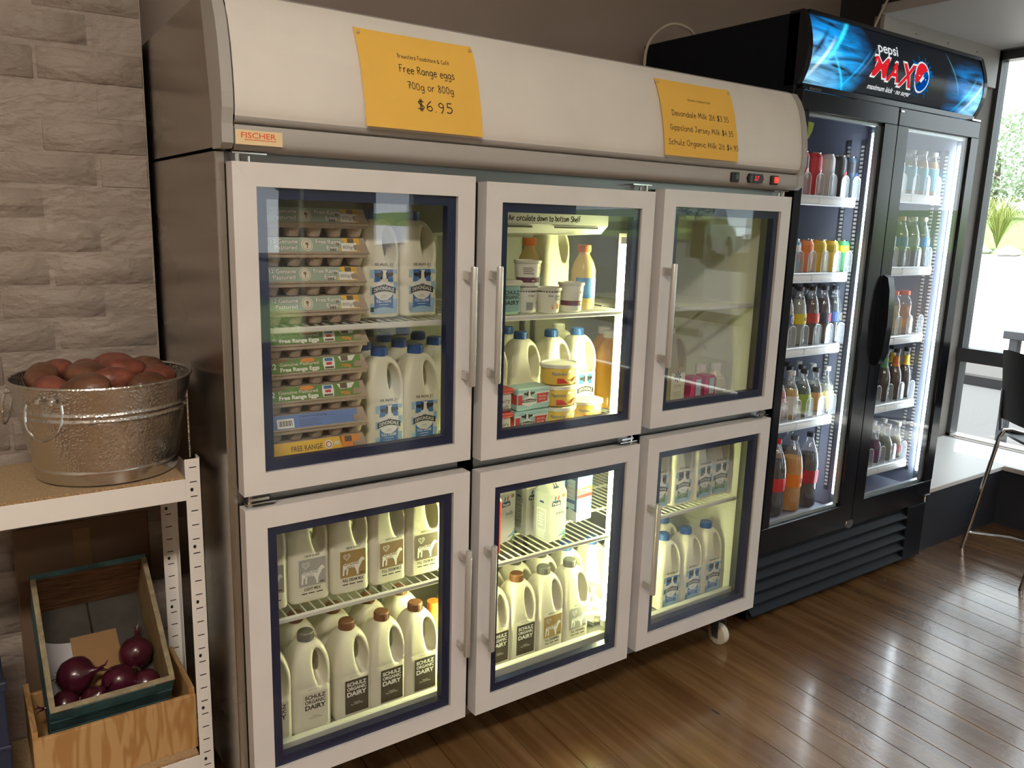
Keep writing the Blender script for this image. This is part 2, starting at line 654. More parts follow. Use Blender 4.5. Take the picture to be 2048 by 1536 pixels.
M_inkbrown = mat('brown_ink', (.20, .12, .03), .7)
M_glass = thin_glass('door_glass', (.99, .995, .99), .026)
M_winglass = thin_glass('window_glass', (.97, .99, .98), .035)
M_clear = thin_glass('clear_plastic', (.95, .97, .97), .07, .03, .05, (.8, .85, .85))
M_pin = mat('clear_pin', (.6, .5, .25), .2)

# ------------------------------------------------------------------ room shell
def floor_mat():
    m = bpy.data.materials.new('varnished_floor_boards')
    nt, b = nodes_of(m)
    L = nt.links.new
    geo = nt.nodes.new('ShaderNodeNewGeometry')
    oi = nt.nodes.new('ShaderNodeObjectInfo')
    mp = nt.nodes.new('ShaderNodeMapping')
    mp.inputs['Scale'].default_value = (26, 1.6, 1)
    L(geo.outputs['Position'], mp.inputs['Vector'])
    n = nt.nodes.new('ShaderNodeTexNoise'); n.inputs['Scale'].default_value = 1.0; n.inputs['Detail'].default_value = 6
    n.inputs['Distortion'].default_value = .6
    L(mp.outputs[0], n.inputs['Vector'])
    n2 = nt.nodes.new('ShaderNodeTexNoise'); n2.inputs['Scale'].default_value = 1.9; n2.inputs['Detail'].default_value = 3
    L(geo.outputs['Position'], n2.inputs['Vector'])
    cr = nt.nodes.new('ShaderNodeValToRGB')
    e = cr.color_ramp.elements
    e[0].position = .28; e[0].color = (.075, .036, .014, 1)
    e[1].position = .72; e[1].color = (.27, .155, .068, 1)
    mid = cr.color_ramp.elements.new(.5); mid.color = (.155, .078, .030, 1)
    ad = nt.nodes.new('ShaderNodeMath'); ad.operation = 'ADD'
    sc1 = nt.nodes.new('ShaderNodeMath'); sc1.operation = 'MULTIPLY'; sc1.inputs[1].default_value = .55
    L(n.outputs['Fac'], sc1.inputs[0])
    sc2 = nt.nodes.new('ShaderNodeMath'); sc2.operation = 'MULTIPLY_ADD'; sc2.inputs[1].default_value = .35; sc2.inputs[2].default_value = .04
    L(n2.outputs['Fac'], sc2.inputs[0])
    L(sc1.outputs[0], ad.inputs[0]); L(sc2.outputs[0], ad.inputs[1])
    ad2 = nt.nodes.new('ShaderNodeMath'); ad2.operation = 'MULTIPLY_ADD'; ad2.inputs[1].default_value = .12
    L(oi.outputs['Random'], ad2.inputs[0]); L(ad.outputs[0], ad2.inputs[2])
    L(ad2.outputs[0], cr.inputs['Fac'])
    # dark nail holes and short gouges along the grain
    vo = nt.nodes.new('ShaderNodeTexVoronoi'); vo.inputs['Scale'].default_value = 1.0
    mp2 = nt.nodes.new('ShaderNodeMapping'); mp2.inputs['Scale'].default_value = (15, 4.2, 1)
    L(geo.outputs['Position'], mp2.inputs['Vector']); L(mp2.outputs[0], vo.inputs['Vector'])
    sepc = nt.nodes.new('ShaderNodeSeparateColor'); L(vo.outputs['Color'], sepc.inputs[0])
    rad = nt.nodes.new('ShaderNodeMapRange'); rad.inputs['From Min'].default_value = .62; rad.inputs['From Max'].default_value = 1.0
    rad.inputs['To Min'].default_value = 0.0; rad.inputs['To Max'].default_value = .085
    L(sepc.outputs[0], rad.inputs['Value'])
    cmp_ = nt.nodes.new('ShaderNodeMath'); cmp_.operation = 'SUBTRACT'; L(vo.outputs['Distance'], cmp_.inputs[0]); L(rad.outputs['Result'], cmp_.inputs[1])
    th = nt.nodes.new('ShaderNodeMapRange'); th.inputs['From Min'].default_value = -.02; th.inputs['From Max'].default_value = .02
    th.inputs['To Min'].default_value = .12; th.inputs['To Max'].default_value = 1
    L(cmp_.outputs[0], th.inputs['Value'])
    mul = nt.nodes.new('ShaderNodeVectorMath'); mul.operation = 'SCALE'
    L(cr.outputs[0], mul.inputs[0]); L(th.outputs['Result'], mul.inputs['Scale'])
    L(mul.outputs[0], b.inputs['Base Color'])
    b.inputs['Coat Weight'].default_value = .55
    b.inputs['Coat Roughness'].default_value = .14
    # scuffed varnish
    sc = nt.nodes.new('ShaderNodeTexNoise'); sc.inputs['Scale'].default_value = 3.0; sc.inputs['Detail'].default_value = 5
    L(geo.outputs['Position'], sc.inputs['Vector'])
    rr = nt.nodes.new('ShaderNodeMath'); rr.operation = 'MULTIPLY_ADD'; rr.inputs[1].default_value = .18; rr.inputs[2].default_value = .15
    L(sc.outputs['Fac'], rr.inputs[0]); L(rr.outputs[0], b.inputs['Roughness'])
    wv = nt.nodes.new('ShaderNodeTexNoise'); wv.inputs['Scale'].default_value = 40; wv.inputs['Detail'].default_value = 4
    wv.inputs['Distortion'].default_value = 1.0
    L(geo.outputs['Position'], wv.inputs['Vector'])
    hs = nt.nodes.new('ShaderNodeMath'); hs.operation = 'ADD'
    L(wv.outputs['Fac'], hs.inputs[0]); L(n.outputs['Fac'], hs.inputs[1])
    bp = nt.nodes.new('ShaderNodeBump'); bp.inputs['Strength'].default_value = .22; bp.inputs['Distance'].default_value = .004
    L(hs.outputs[0], bp.inputs['Height']); L(bp.outputs[0], b.inputs['Normal'])
    b.inputs['Specular IOR Level'].default_value = .6
    return m


M_floor = floor_mat()
M_sub = mat('dark_subfloor', (.02, .012, .008), .9)
def brick_paint():
    m = bpy.data.materials.new('painted_brick')
    nt, b = nodes_of(m)
    L = nt.links.new
    g = nt.nodes.new('ShaderNodeNewGeometry')
    def nz(s, d, st=None):
        n = nt.nodes.new('ShaderNodeTexNoise'); n.inputs['Scale'].default_value = s; n.inputs['Detail'].default_value = d
        src = g.outputs['Position']
        if st:
            q = nt.nodes.new('ShaderNodeMapping'); q.inputs['Scale'].default_value = st; L(src, q.inputs['Vector']); src = q.outputs[0]
        L(src, n.inputs['Vector'])
        return n.outputs['Fac']
    cr = nt.nodes.new('ShaderNodeValToRGB')
    cr.color_ramp.elements[0].position = .3; cr.color_ramp.elements[0].color = (.29, .245, .21, 1)
    cr.color_ramp.elements[1].position = .7; cr.color_ramp.elements[1].color = (.40, .34, .29, 1)
    L(nz(3, 4), cr.inputs['Fac']); L(cr.outputs[0], b.inputs['Base Color'])
    b.inputs['Roughness'].default_value = .5
    prev = None
    for s, d, st, dist in ((9, 3, (1, 1, 2.2), .016), (38, 4, (1, 1, 1.6), .006), (150, 2, None, .0012)):
        bp = nt.nodes.new('ShaderNodeBump'); bp.inputs['Strength'].default_value = .8; bp.inputs['Distance'].default_value = dist
        L(nz(s, d, st), bp.inputs['Height'])
        if prev: L(prev, bp.inputs['Normal'])
        prev = bp.outputs[0]
    L(prev, b.inputs['Normal'])
    return m


M_paintbrick = brick_paint()
M_taupe = mat('taupe_plaster', (.37, .30, .265), .8, vary=.06, vscale=2, bump=.25, bscale=20)
M_darkwall = mat('dark_grey_wall', (.06, .058, .06), .8)
M_ceil = mat('ceiling_white', (.70, .68, .65), .9)
M_soffit = mat('soffit_grey_paint', (.50, .49, .50), .6)
M_wall = mat('grey_render', (.20, .185, .175), .8, bump=.3, bscale=25)  # colour darkened for the back-lit strip beside the cooler
M_frame = mat('window_frame_dark', (.055, .058, .066), .45)
M_dado = mat('navy_dado_panel', (.035, .040, .055), .5)
M_sill = mat('white_sill', (.90, .89, .87), .4)

fl = struct(MB().box(-2.7, 4.5, -6.3, 1.1, -.12, -.02, M_sub).build('floor', smooth=False))
_pm = MB().box(-.0532, .0532, -4.2, 4.2, -.018, 0, M_floor, .0012).mesh('floorboard', smooth=False)
k = 0
xx = -2.9
while xx < 4.7:
    o = bpy.data.objects.new('floorboard', _pm)
    COL.objects.link(o)
    o.parent = fl
    o.location = (xx, -2.6, 0)
    o.rotation_euler = (0, 0, math.radians(-3.6))
    xx += .1082

# brick wall beside the fridge, painted; each brick its own piece
WB = struct(MB().box(-2.6, 0, -.0048, .33, 0, 3.1, M_paintbrick).build('wall_left', smooth=False))
WB.location = (-.03, .625, 0)
WB.rotation_euler = (0, 0, math.radians(-4))
_rb = random.Random(3)
_bricks = []
for v in range(5):
    mb = MB()
    w = .2325
    mb.box(0, w, -.0068, .02, 0, .0762, M_paintbrick, .0042)
    _bricks.append(mb.mesh('brick', smooth=True, angle=60))
_half = MB().box(0, .112, -.0068, .02, 0, .0762, M_paintbrick, .0042).mesh('brick_half')
for r in range(4, 30):
    z = r * .082
    x = -.001 - (.118 if r % 2 else 0)
    if r % 2:
        o = bpy.data.objects.new('brick', _half); COL.objects.link(o); o.parent = WB
        o.location = (-.113, _rb.uniform(-.001, .003), z)
    while x - .2325 > -1.2:
        o = bpy.data.objects.new('brick', _rb.choice(_bricks)); COL.objects.link(o); o.parent = WB
        o.location = (x - .2325, _rb.uniform(-.0014, .0034), z + _rb.uniform(-.0025, .0025))
        o.rotation_euler = (0, _rb.uniform(-.012, .012), 0)
        x -= .2385

struct(MB().box(-.06, 3.31, .95, 1.05, 0, 3.1, M_taupe).build('wall_back', smooth=False))
struct(MB().box(3.31, 4.5, .96, 1.05, 0, 3.1, M_darkwall).build('wall_niche', smooth=False))
M_cream = mat('cream_room_wall', (.58, .52, .45), .85)
struct(MB().box(-2.7, -2.6, -6.3, 1.05, 0, 3.1, M_cream).build('wall_side', smooth=False))
wr = MB()
wr.box(4.35, 4.5, .67, .96, 0, 3.1, M_wall)
wr.box(4.35, 4.5, -2.2, -1.15, 0, 3.1, M_wall)
wr.box(4.35, 4.5, -6.3, -4.4, 0, 3.1, M_wall)
wr.box(4.35, 4.5, -1.15, .67, 2.5, 3.1, M_wall)
wr.box(4.35, 4.5, -4.4, -2.2, 2.5, 3.1, M_wall)
wr.box(4.35, 4.5, -1.15, .67, -.1, .30, M_wall)
wr.box(4.35, 4.5, -4.4, -2.2, -.1, .25, M_wall)
struct(wr.build('wall_right', smooth=False))
wf = MB()
xs = [-2.6, 2.02, 2.50, 3.28, 3.72, 4.5]
for a, b in ((0, 1), (2, 3), (4, 5)):
    wf.box(xs[a], xs[b], -6.3, -6.2, 0, 3.1, M_cream)
for a in (1, 3):
    wf.box(xs[a], xs[a + 1], -6.3, -6.2, 2.1, 3.1, M_cream)
    wf.box(xs[a], xs[a + 1], -6.3, -6.2, 0, .25, M_cream)
struct(wf.build('wall_front', smooth=False))
struct(MB().box(-2.7, 4.5, -6.3, 1.05, 3.1, 3.2, M_ceil).build('ceiling', smooth=False))
# canopy over the window corner and the wall board under its back edge
struct(MB().box(3.2, 4.35, -1.6, .66, 2.5, 2.545, M_soffit, .004).build('trim_1', smooth=False))
tb = MB().box(3.22, 4.35, .648, .668, 2.30, 2.5, M_soffit)
for i in range(3):
    tb.lathe([(.004, 0), (.004, .002)], M_black, 8, c=(0, 0, 0))
    tb.v[-16:] = [(3.5 + .3 * i + x, .647 - z * .5, 2.455 + y) for x, y, z in tb.v[-16:]]
struct(tb.build('trim_2', smooth=False))
struct(MB().box(3.22, 4.35, .67, .70, .3, 2.5, M_wall).build('wall_return', smooth=False))
# window seat: dark front panels, pale top
ws = MB()
ws.box(3.22, 4.35, .175, .668, 0, .295, M_dado)
ws.box(4.0, 4.35, -1.6, .175, 0, .295, M_dado)
ws.box(3.2, 4.35, .165, .668, .295, .32, M_sill, .003)
ws.box(3.99, 4.35, -1.6, .165, .295, .32, M_sill, .003)
struct(ws.build('trim_3', smooth=False))


def window(name, y0, y1, z0, z1, trans, mull):
    f = MB()
    t = .05
    f.box(4.38, 4.46, y0, y1, z0, z0 + .012, M_sill); f.box(4.38, 4.46, y0, y1, z1 - t, z1, M_frame)
    f.box(4.38, 4.46, y0, y0 + t, z0, z1, M_frame); f.box(4.38, 4.46, y1 - t * .5, y1, z0, z1, M_frame)
    w = struct(f.build(name, smooth=False))
    MB().box(4.37, 4.47, y0, y1, trans, trans + .08, M_frame).build('transom', w, smooth=False)
    ys = [y0 + t] + mull + [y1 - t * .5]
    for q in mull:
        MB().box(4.375, 4.465, q - .03, q + .03, z0, z1, M_frame).build('mullion', w, smooth=False)
    for a, b in zip(ys[:-1], ys[1:]):
        MB().box(4.415, 4.421, a, b, z0 + .012, trans, M_winglass).build('window_pane', w, smooth=False)
        MB().box(4.415, 4.421, a, b, trans + .08, z1 - t, M_winglass).build('window_pane', w, smooth=False)
    return w


window('window_1', -1.15, .67, .32, 2.5, .775, [-.25])
window('window_2', -4.4, -2.2, .25, 2.5, .78, [-3.3])

# ------------------------------------------------------------------ milk fridge
FO = (.89, .35, 0)
FR = thing('display_fridge', 'wide pale six-door display fridge full of milk, eggs and dairy', 'fridge', FO)


def fpart(mb, name, parent=None, **k):
    return mb.build(name, parent or FR, off=FO, **k)


ZT = 1.915       # top of the side panels
HP = [(.060, 1.935), (.040, 1.930), (.020, 1.905), (.004, 1.873), (-.010, 1.825), (-.018, 1.775), (-.022, 1.735), (-.022, 1.705), (-.018, 1.692)]


def hy(z):
    P = sorted((q, y) for y, q in HP)
    for (a, ya), (b, yb) in zip(P[:-1], P[1:]):
        if a <= z <= b:
            return ya + (yb - ya) * (z - a) / (b - a)
    return P[0][1] if z < P[0][0] else P[-1][1]


sp = MB()
sp.box(-.02, 0, .045, .72, .14, 1.628, M_steel, .002)
fpart(sp, 'side_panel', smooth=False)
fpart(MB().prism([(.045, 1.634), (.72, 1.634), (.72, ZT), (.10, ZT + .02), (.06, 1.86), (.035, 1.72)], -.02, 0, M_steel, 'yz'), 'upper_side_panel', smooth=False)
sp = MB()
sp.box(1.78, 1.80, .045, .72, .14, 1.628, M_steel, .002)
sp.prism([(.045, 1.634), (.72, 1.634), (.72, ZT), (.10, ZT + .02), (.06, 1.86), (.035, 1.72)], 1.78, 1.80, M_steel, 'yz')
fpart(sp, 'side_panel', smooth=False)
bd = MB()
bd.box(0, 1.78, .68, .72, .14, ZT, M_steel)
bd.box(0, 1.78, .08, .70, ZT - .02, ZT, M_grey)
bd.box(0, 1.78, .06, .70, .135, .175, M_steel_front)
fpart(bd, 'cabinet_shell', smooth=False)
ff = MB()
ff.box(0, .03, .05, .09, .14, 1.63, M_steel_front); ff.box(1.75, 1.78, .05, .09, .14, 1.63, M_steel_front)
ff.box(.03, 1.75, .05, .09, .14, .19, M_steel_front); ff.box(.03, 1.75, .05, .09, 1.595, 1.645, M_steel_front)
fpart(ff, 'front_frame', smooth=False)
for x in (.588, 1.188):
    fpart(MB().box(x - .026, x + .026, .05, .075, .19, 1.595, M_steel_front, .002), 'mullion', smooth=False)
fpart(MB().box(.03, 1.75, .05, .075, .855, .918, M_steel_front, .002), 'mid_rail', smooth=False)
ln = MB()
ln.box(.03, 1.75, .62, .66, .19, 1.60, M_linergrey)
fpart(ln, 'back_liner', smooth=False)
ln = MB()
ln.box(.02, .03, .09, .62, .19, 1.60, M_liner); ln.box(1.75, 1.76, .09, .62, .19, 1.60, M_liner)
ln.box(.03, 1.75, .09, .62, 1.585, 1.60, M_liner)
fpart(ln, 'side_liner', smooth=False)
ln = MB().box(.03, 1.75, .09, .62, .18, .20, M_linergrey)
ln.box(.03, 1.75, .075, .095, .18, .232, M_liner, .003)
fpart(ln, 'floor_liner', smooth=False)
# header
hd = MB()
hd.grid(lambda u, v: (.004 + 1.774 * u, (lambda t: HP[int(t)][0] + (HP[min(int(t) + 1, len(HP) - 1)][0] - HP[int(t)][0]) * (t - int(t)))(v * (len(HP) - 2) + 1),
                      (lambda t: HP[int(t)][1] + (HP[min(int(t) + 1, len(HP) - 1)][1] - HP[int(t)][1]) * (t - int(t)))(v * (len(HP) - 2) + 1)), 1, 2 * (len(HP) - 2), M_header)
hd.box(.004, 1.778, .03, .06, 1.70, 1.90, M_header)
fpart(hd, 'header_panel', angle=50)
tc = MB()
tc.grid(lambda u, v: (.0 + 1.78 * u, .034 + .05 * (1 - math.cos(v * PI / 2)), 1.917 + .024 * math.sin(v * PI / 2)), 1, 8, M_grey)
tc.box(0, 1.78, .07, .12, 1.90, 1.94, M_grey)
fpart(tc, 'header_top_trim', angle=50)
rl = MB()
rl.grid(lambda u, v: (.004 + 1.776 * u, -.018 + .03 * (1 - math.cos(v * PI / 2)), 1.692 - .018 * math.sin(v * PI / 2)), 1, 6, M_grey)
fpart(rl, 'header_roll_edge', angle=50)
st = MB()
st.grid(lambda u, v: (.004 + 1.776 * u, *[(-.012, 1.676), (-.016, 1.670), (-.016, 1.645), (-.014, 1.638), (-.004, 1.630), (.03, 1.627)][round(v * 5)]), 1, 5, M_grey)
st.box(.004, 1.78, 0, .05, 1.632, 1.674, M_grey)
fpart(st, 'control_strip', angle=50)
for x0, x1 in ((-.022, .0), (1.779, 1.803)):
    pr = [(y - .004, z) for y, z in HP] + [(-.018, 1.676), (-.018, 1.64), (-.004, 1.63), (.05, 1.63), (.05, 1.70), (.09, 1.90), (.10, 1.94)]
    fpart(MB().prism(pr, x0, x1, M_grey, 'yz'), 'header_end_cap', smooth=False)
M_badge = mat('cream_badge', (.86, .68, .40), .5)
M_badgered = mat('badge_red', (.85, .12, .03), .5)
bg = MB()
bg.box(.004, .098, -.0175, -.016, 1.6385, 1.6665, M_badge)
bpnt = lambda x, z: (x, -.0178, z)
bg.text('FISCHER', .050, 1.6515, .0105, M_badgered, bpnt, w=.070, bold=.012)
bg.poly([bpnt(.022, 1.6475), bpnt(.085, 1.6475), bpnt(.085, 1.6488), bpnt(.022, 1.6488)], M_badgered)
fpart(bg, 'maker_badge', smooth=False)
# controls
M_led = emission('red_led', (1, .03, .05), 2.2)
M_lcd = mat('display_window', (.02, .003, .006), .2)
M_redlamp = mat('red_lamp_plastic', (.8, .05, .03), .3, emit=(1, .08, .04), es=.7)
cy = lambda x, z: (x, -.0268, z)
sw = MB().box(1.456, 1.488, -.026, -.012, 1.640, 1.668, M_black, .003)
sw.box(1.464, 1.484, -.030, -.024, 1.645, 1.664, mat('switch_green', (.05, .09, .07), .25), .004)
fpart(sw, 'rocker_switch', smooth=False)
th = MB().prism([(1.536, 1.641), (1.592, 1.641), (1.599, 1.654), (1.592, 1.668), (1.536, 1.668), (1.529, 1.654)], -.026, -.012, M_black, 'xz')
th.poly([cy(1.552, 1.645), cy(1.574, 1.645), cy(1.576, 1.665), cy(1.554, 1.665)], M_lcd)
th.text('3.7', 1.564, 1.6485, .013, M_led, lambda x, z: (x, -.0272, z), w=.018, bold=.01, shear=.1)
for i in range(3):
    th.poly([cy(1.540, 1.646 + .006 * i), cy(1.5425, 1.646 + .006 * i), cy(1.5425, 1.649 + .006 * i), cy(1.540, 1.649 + .006 * i)], M_grey)
fpart(th, 'thermostat', smooth=False)
sw = MB().box(1.640, 1.672, -.026, -.012, 1.640, 1.668, M_black, .003)
sw.box(1.648, 1.668, -.030, -.024, 1.645, 1.664, M_redlamp, .004)
fpart(sw, 'lit_switch', smooth=False)

# doors
DX = [(0, .5722), (.6042, 1.1696), (1.2060, 1.78)]
DZ = [(.9035, 1.604), (.1725, .8713)]
DD = [.003, -.006, .004]
FW = .0475
HANDLES = {(0, 0): (.548, 1.107, 1.397), (1, 0): (.622, 1.107, 1.397), (2, 0): (1.222, 1.10, 1.40),
           (0, 1): (.548, .383, .678), (1, 1): (.626, .375, .674), (2, 1): (1.224, .384, .68)}
POS = [['upper left', 'lower left'], ['upper middle', 'lower middle'], ['upper right', 'lower right']]
for d in range(3):
    for r in range(2):
        x0, x1 = DX[d]; z0, z1 = DZ[r]
        z0 += DD[d]; z1 += DD[d]
        g = MB()
        i0, i1, j0, j1 = x0 + FW, x1 - FW, z0 + FW, z1 - FW
        for a in ((x0 + .004, x1 - .004, z0 + .004, j0), (x0 + .004, x1 - .004, j1, z1 - .004), (x0 + .004, i0, j0, j1), (i1, x1 - .004, j0, j1)):
            g.box(a[0], a[1], .040, .0495, a[2], a[3], M_gasket)
        D = fpart(g, 'door', smooth=False)
        D['label'] = POS[d][r] + ' glass door'
        e = .0004
        for pts in ([(x0, z1), (x1, z1), (i1 + e, j1), (i0 - e, j1)], [(x0, z0), (i0 - e, j0), (i1 + e, j0), (x1, z0)],
                    [(x0, z0 + e), (x0, z1 - e), (i0, j1 - e), (i0, j0 + e)], [(x1, z0 + e), (i1, j0 + e), (i1, j1 - e), (x1, z1 - e)]):
            # front face slightly bevelled towards the glass
            n = 4
            m = MB().prism(pts, 0, .040, M_door, 'xz')
            fpart(m, 'frame_rail', D, smooth=False)
        fpart(MB().box(i0, i1, .006, .0095, j0, j1, M_glass), 'glass_pane', D, smooth=False)
        fpart(MB().box(i0, i1, .034, .0365, j0, j1, M_glass), 'inner_pane', D, smooth=False)
        b = .023
        br = MB()
        for a in ((i0, i1, j0, j0 + b), (i0, i1, j1 - b, j1), (i0, i0 + b, j0 + b, j1 - b), (i1 - b, i1, j0 + b, j1 - b)):
            br.box(a[0], a[1], .0100, .0325, a[2], a[3], M_navy)
        fpart(br, 'glass_border', D, smooth=False)
        hx, hz0, hz1 = HANDLES[d, r]
        h = MB()
        h.lathe([(.0, hz0), (.0075, hz0), (.0085, hz0 + .003), (.0085, hz1 - .003), (.0075, hz1), (0, hz1)], M_alu, 14, c=(hx, -.040, 0))
        h.box(hx - .007, hx + .007, -.038, 0, hz0 + .012, hz0 + .034, M_alu, .002)
        h.box(hx - .007, hx + .007, -.038, 0, hz1 - .034, hz1 - .012, M_alu, .002)
        fpart(h, 'handle', D, angle=40)
        # hinges
        hg = MB()
        hxx = x0 + .005 if d == 0 else x1 - .075
        if r == 0:
            hg.box(hxx, hxx + .07, .012, .05, z1 + .016, z1 + .019, M_chrome)
            hg.lathe([(.005, 0), (.005, .018)], M_chrome, 10, c=(hxx + (.012 if d == 0 else .058), .022, z1))
            hg.lathe([(.003, 0), (.003, .012)], M_chrome, 8, c=(hxx + .035, .022, z1))
        else:
            hg.box(hxx, hxx + .065, .004, .05, z1 + .010, z1 + .013, M_chrome)
            hg.box(hxx + .005, hxx + .05, .004, .01, z1 + .018, z1 + .024, M_chrome)
            hg.lathe([(.005, 0), (.005, .030)], M_chrome, 10, c=(hxx + (.012 if d == 0 else .052), .018, z1))
        fpart(hg, 'hinge', D, smooth=False)
# marker note on the upper middle door
nt_ = MB()
handwrite(nt_, 'Air circulate down to bottom Shelf', .790, 1.5085, .0135, M_ink, lambda x, z: (x, .0056, z), w=.232, pen=.075, seed=4)
fpart(nt_, 'marker_note', smooth=False)

# shelves
SH = {'s1': .555, 's2': .914, 's3': 1.255}
SEC = [(.04, .562), (.614, 1.162), (1.214, 1.742)]
for s, (a, b) in enumerate(SEC):
    for nm, z in SH.items():
        zz = z + (.018 if (s == 2 and nm == 's1') else 0)
        m = MB()
        m.box(a, b, .083, .093, zz - .012, zz + .002, M_wire, .003)
        m.box(a, b, .60, .608, zz - .008, zz, M_wire)
        for q in (.25, .43):
            m.box(a, b, q, q + .006, zz - .010, zz - .003, M_wire)
        n = int((b - a) / .024)
        for i in range(n + 1):
            x = a + .004 + (b - a - .008) * i / n
            m.tube([(x, .09, zz - .0005), (x, .604, zz - .0005)], .0022, M_wire, 5)
        fpart(m, 'wire_shelf')
# shelf posts
for x in (.565, .611, 1.165, 1.211):
    fpart(MB().box(x - .006, x + .006, .606, .618, .2, 1.58, M_steel_front), 'shelf_post', smooth=False)
# cooling unit under the roof of the middle section
cu = MB()
cu.prism([(.16, 1.585), (.16, 1.50), (.19, 1.475), (.55, 1.455), (.60, 1.585)], .64, 1.14, M_white, 'yz')
cu.box(.70, .86, .158, .162, 1.49, 1.495, M_gasket); cu.box(.94, 1.10, .158, .162, 1.49, 1.495, M_gasket)
fpart(cu, 'cooling_unit', smooth=False)
# fluorescent tubes on the right mullion; the left one is unseen, added for brightness
M_tube2 = emission('fluorescent_tube_low', (.98, 1.0, .45), 85.0)
M_tube = emission('fluorescent_tube', (.98, 1.0, .48), 75.0)
for tx, z0, z1 in ((1.150, .925, 1.45), (1.150, .265, .83), (.622, .265, .83)):
    t = fpart(MB().lathe([(.011, z0), (.011, z1)], M_tube if z0 > .5 else M_tube2, 14, c=(tx, .092, 0)), 'lamp_tube')
    for q in (z0 - .02, z1):
        fpart(MB().lathe([(.013, q), (.013, q + .02)], M_white, 14, c=(tx, .092, 0)), 'lamp_cap', t)
for z0, z1, d in ((.90, 1.48, .140),):  # added plate, unseen, keeps upper tube light out of the right section
    fpart(MB().box(1.168, 1.172, .075, d, z0, z1, M_white), 'added_light_shield', smooth=False)
# castors
M_castor = mat('cream_castor', (.70, .66, .52), .45)
for x in (.10, 1.735):
    for y in (.105, .62):
        c = MB()
        c.box(x - .035, x + .035, y - .04, y + .04, .128, .136, M_gasket)
        c.lathe([(.018, .10), (.018, .128)], M_gasket, 12, c=(x, y, 0))
        c.prism([(y - .012, .10), (y + .03, .10), (y + .012, .03), (y - .012, .03)], x - .022, x - .019, M_gasket, 'yz')
        c.prism([(y - .012, .10), (y + .03, .10), (y + .012, .03), (y - .012, .03)], x + .019, x + .022, M_gasket, 'yz')
        cc = fpart(c, 'castor', smooth=False)
        w = MB().lathe([(.0, -.016), (.030, -.016), (.038, -.013), (.040, -.006), (.040, .006), (.038, .013), (.030, .016), (0, .016)], M_castor, 24)
        w.lathe([(.012, -.0185), (.012, .0185)], M_chrome, 12)
        w.v = [(x + q[2], y + q[0], .040 + q[1]) for q in w.v]
        fpart(w, 'castor_wheel', cc)

# ------------------------------------------------------------------ paper signs on the header
def paper_sign(label, x0, x1, z0, z1, lines, lift, seed, skew=0.0):
    cx = (x0 + x1) / 2
    T = thing('paper_sign', label, 'sign', (cx, -.03, z0), 0)
    def mp(x, z, d=0.0):
        t = (z - z0) / (z1 - z0)
        e = abs(x - cx) / (x1 - cx)
        return (x + skew * (t - .5), hy(max(z, 1.705)) - .0035 - lift * (1 - t) ** 2 * (1 - .3 * e) - .004 * e ** 4 * t - d, z)
    mb = MB()
    mb.grid(lambda u, v: mp(x0 + (x1 - x0) * u, z0 + (z1 - z0) * v), 16, 14, M_paper)
    back = MB()
    mb.grid(lambda u, v: mp(x1 - (x1 - x0) * u, z0 + (z1 - z0) * v, -.0006), 16, 14, M_paper)
    mb.build('paper_sheet', T, off=T.location)
    for s, x, z, h, wd, ink in lines:
        w = MB()
        handwrite(w, s, x, z, h, ink, lambda a, b: mp(a, b, .0008), w=wd, pen=.042, seed=seed)
        w.build('handwritten_line', T, off=T.location, smooth=False)
    for a, b in ((x0 + .008, z1 - .010), (x1 - .008, z1 - .010)):
        p = MB()
        q = mp(a, b, .001)
        p.lathe([(.004, 0), (.0045, .002), (.002, .005), (0, .0055)], M_pin, 10)
        p.v = [(q[0] + v[0], q[1] - v[2], q[2] + v[1]) for v in p.v]
        p.build('drawing_pin', T, off=T.location)
    return T


paper_sign('yellow paper price sign for free range eggs, pinned left on fridge header', .270, .563, 1.695, 1.897,
           [('Brewsters Foodstore & Café', .428, 1.846, .0085, .130, M_ink), ('Free Range eggs', .432, 1.815, .016, .140, M_ink),
            ('700g or 800g', .436, 1.782, .015, .118, M_ink), ('$6.95', .442, 1.739, .021, .094, M_ink)], .010, 2, -.012)
paper_sign('yellow paper price sign for two-litre milks, pinned right on fridge header', 1.155, 1.458, 1.697, 1.900,
           [('Brewsters Foodstore & Café', 1.315, 1.850, .006, .092, M_inkbrown), ('Devondale Milk 2lt $3.35', 1.312, 1.805, .0145, .235, M_ink),
            ('Gippsland Jersey Milk $4.35', 1.312, 1.766, .0145, .262, M_ink), ('Schulz Organic Milk 2lt $4.95', 1.316, 1.727, .0145, .292, M_ink)], .006, 3, -.02)
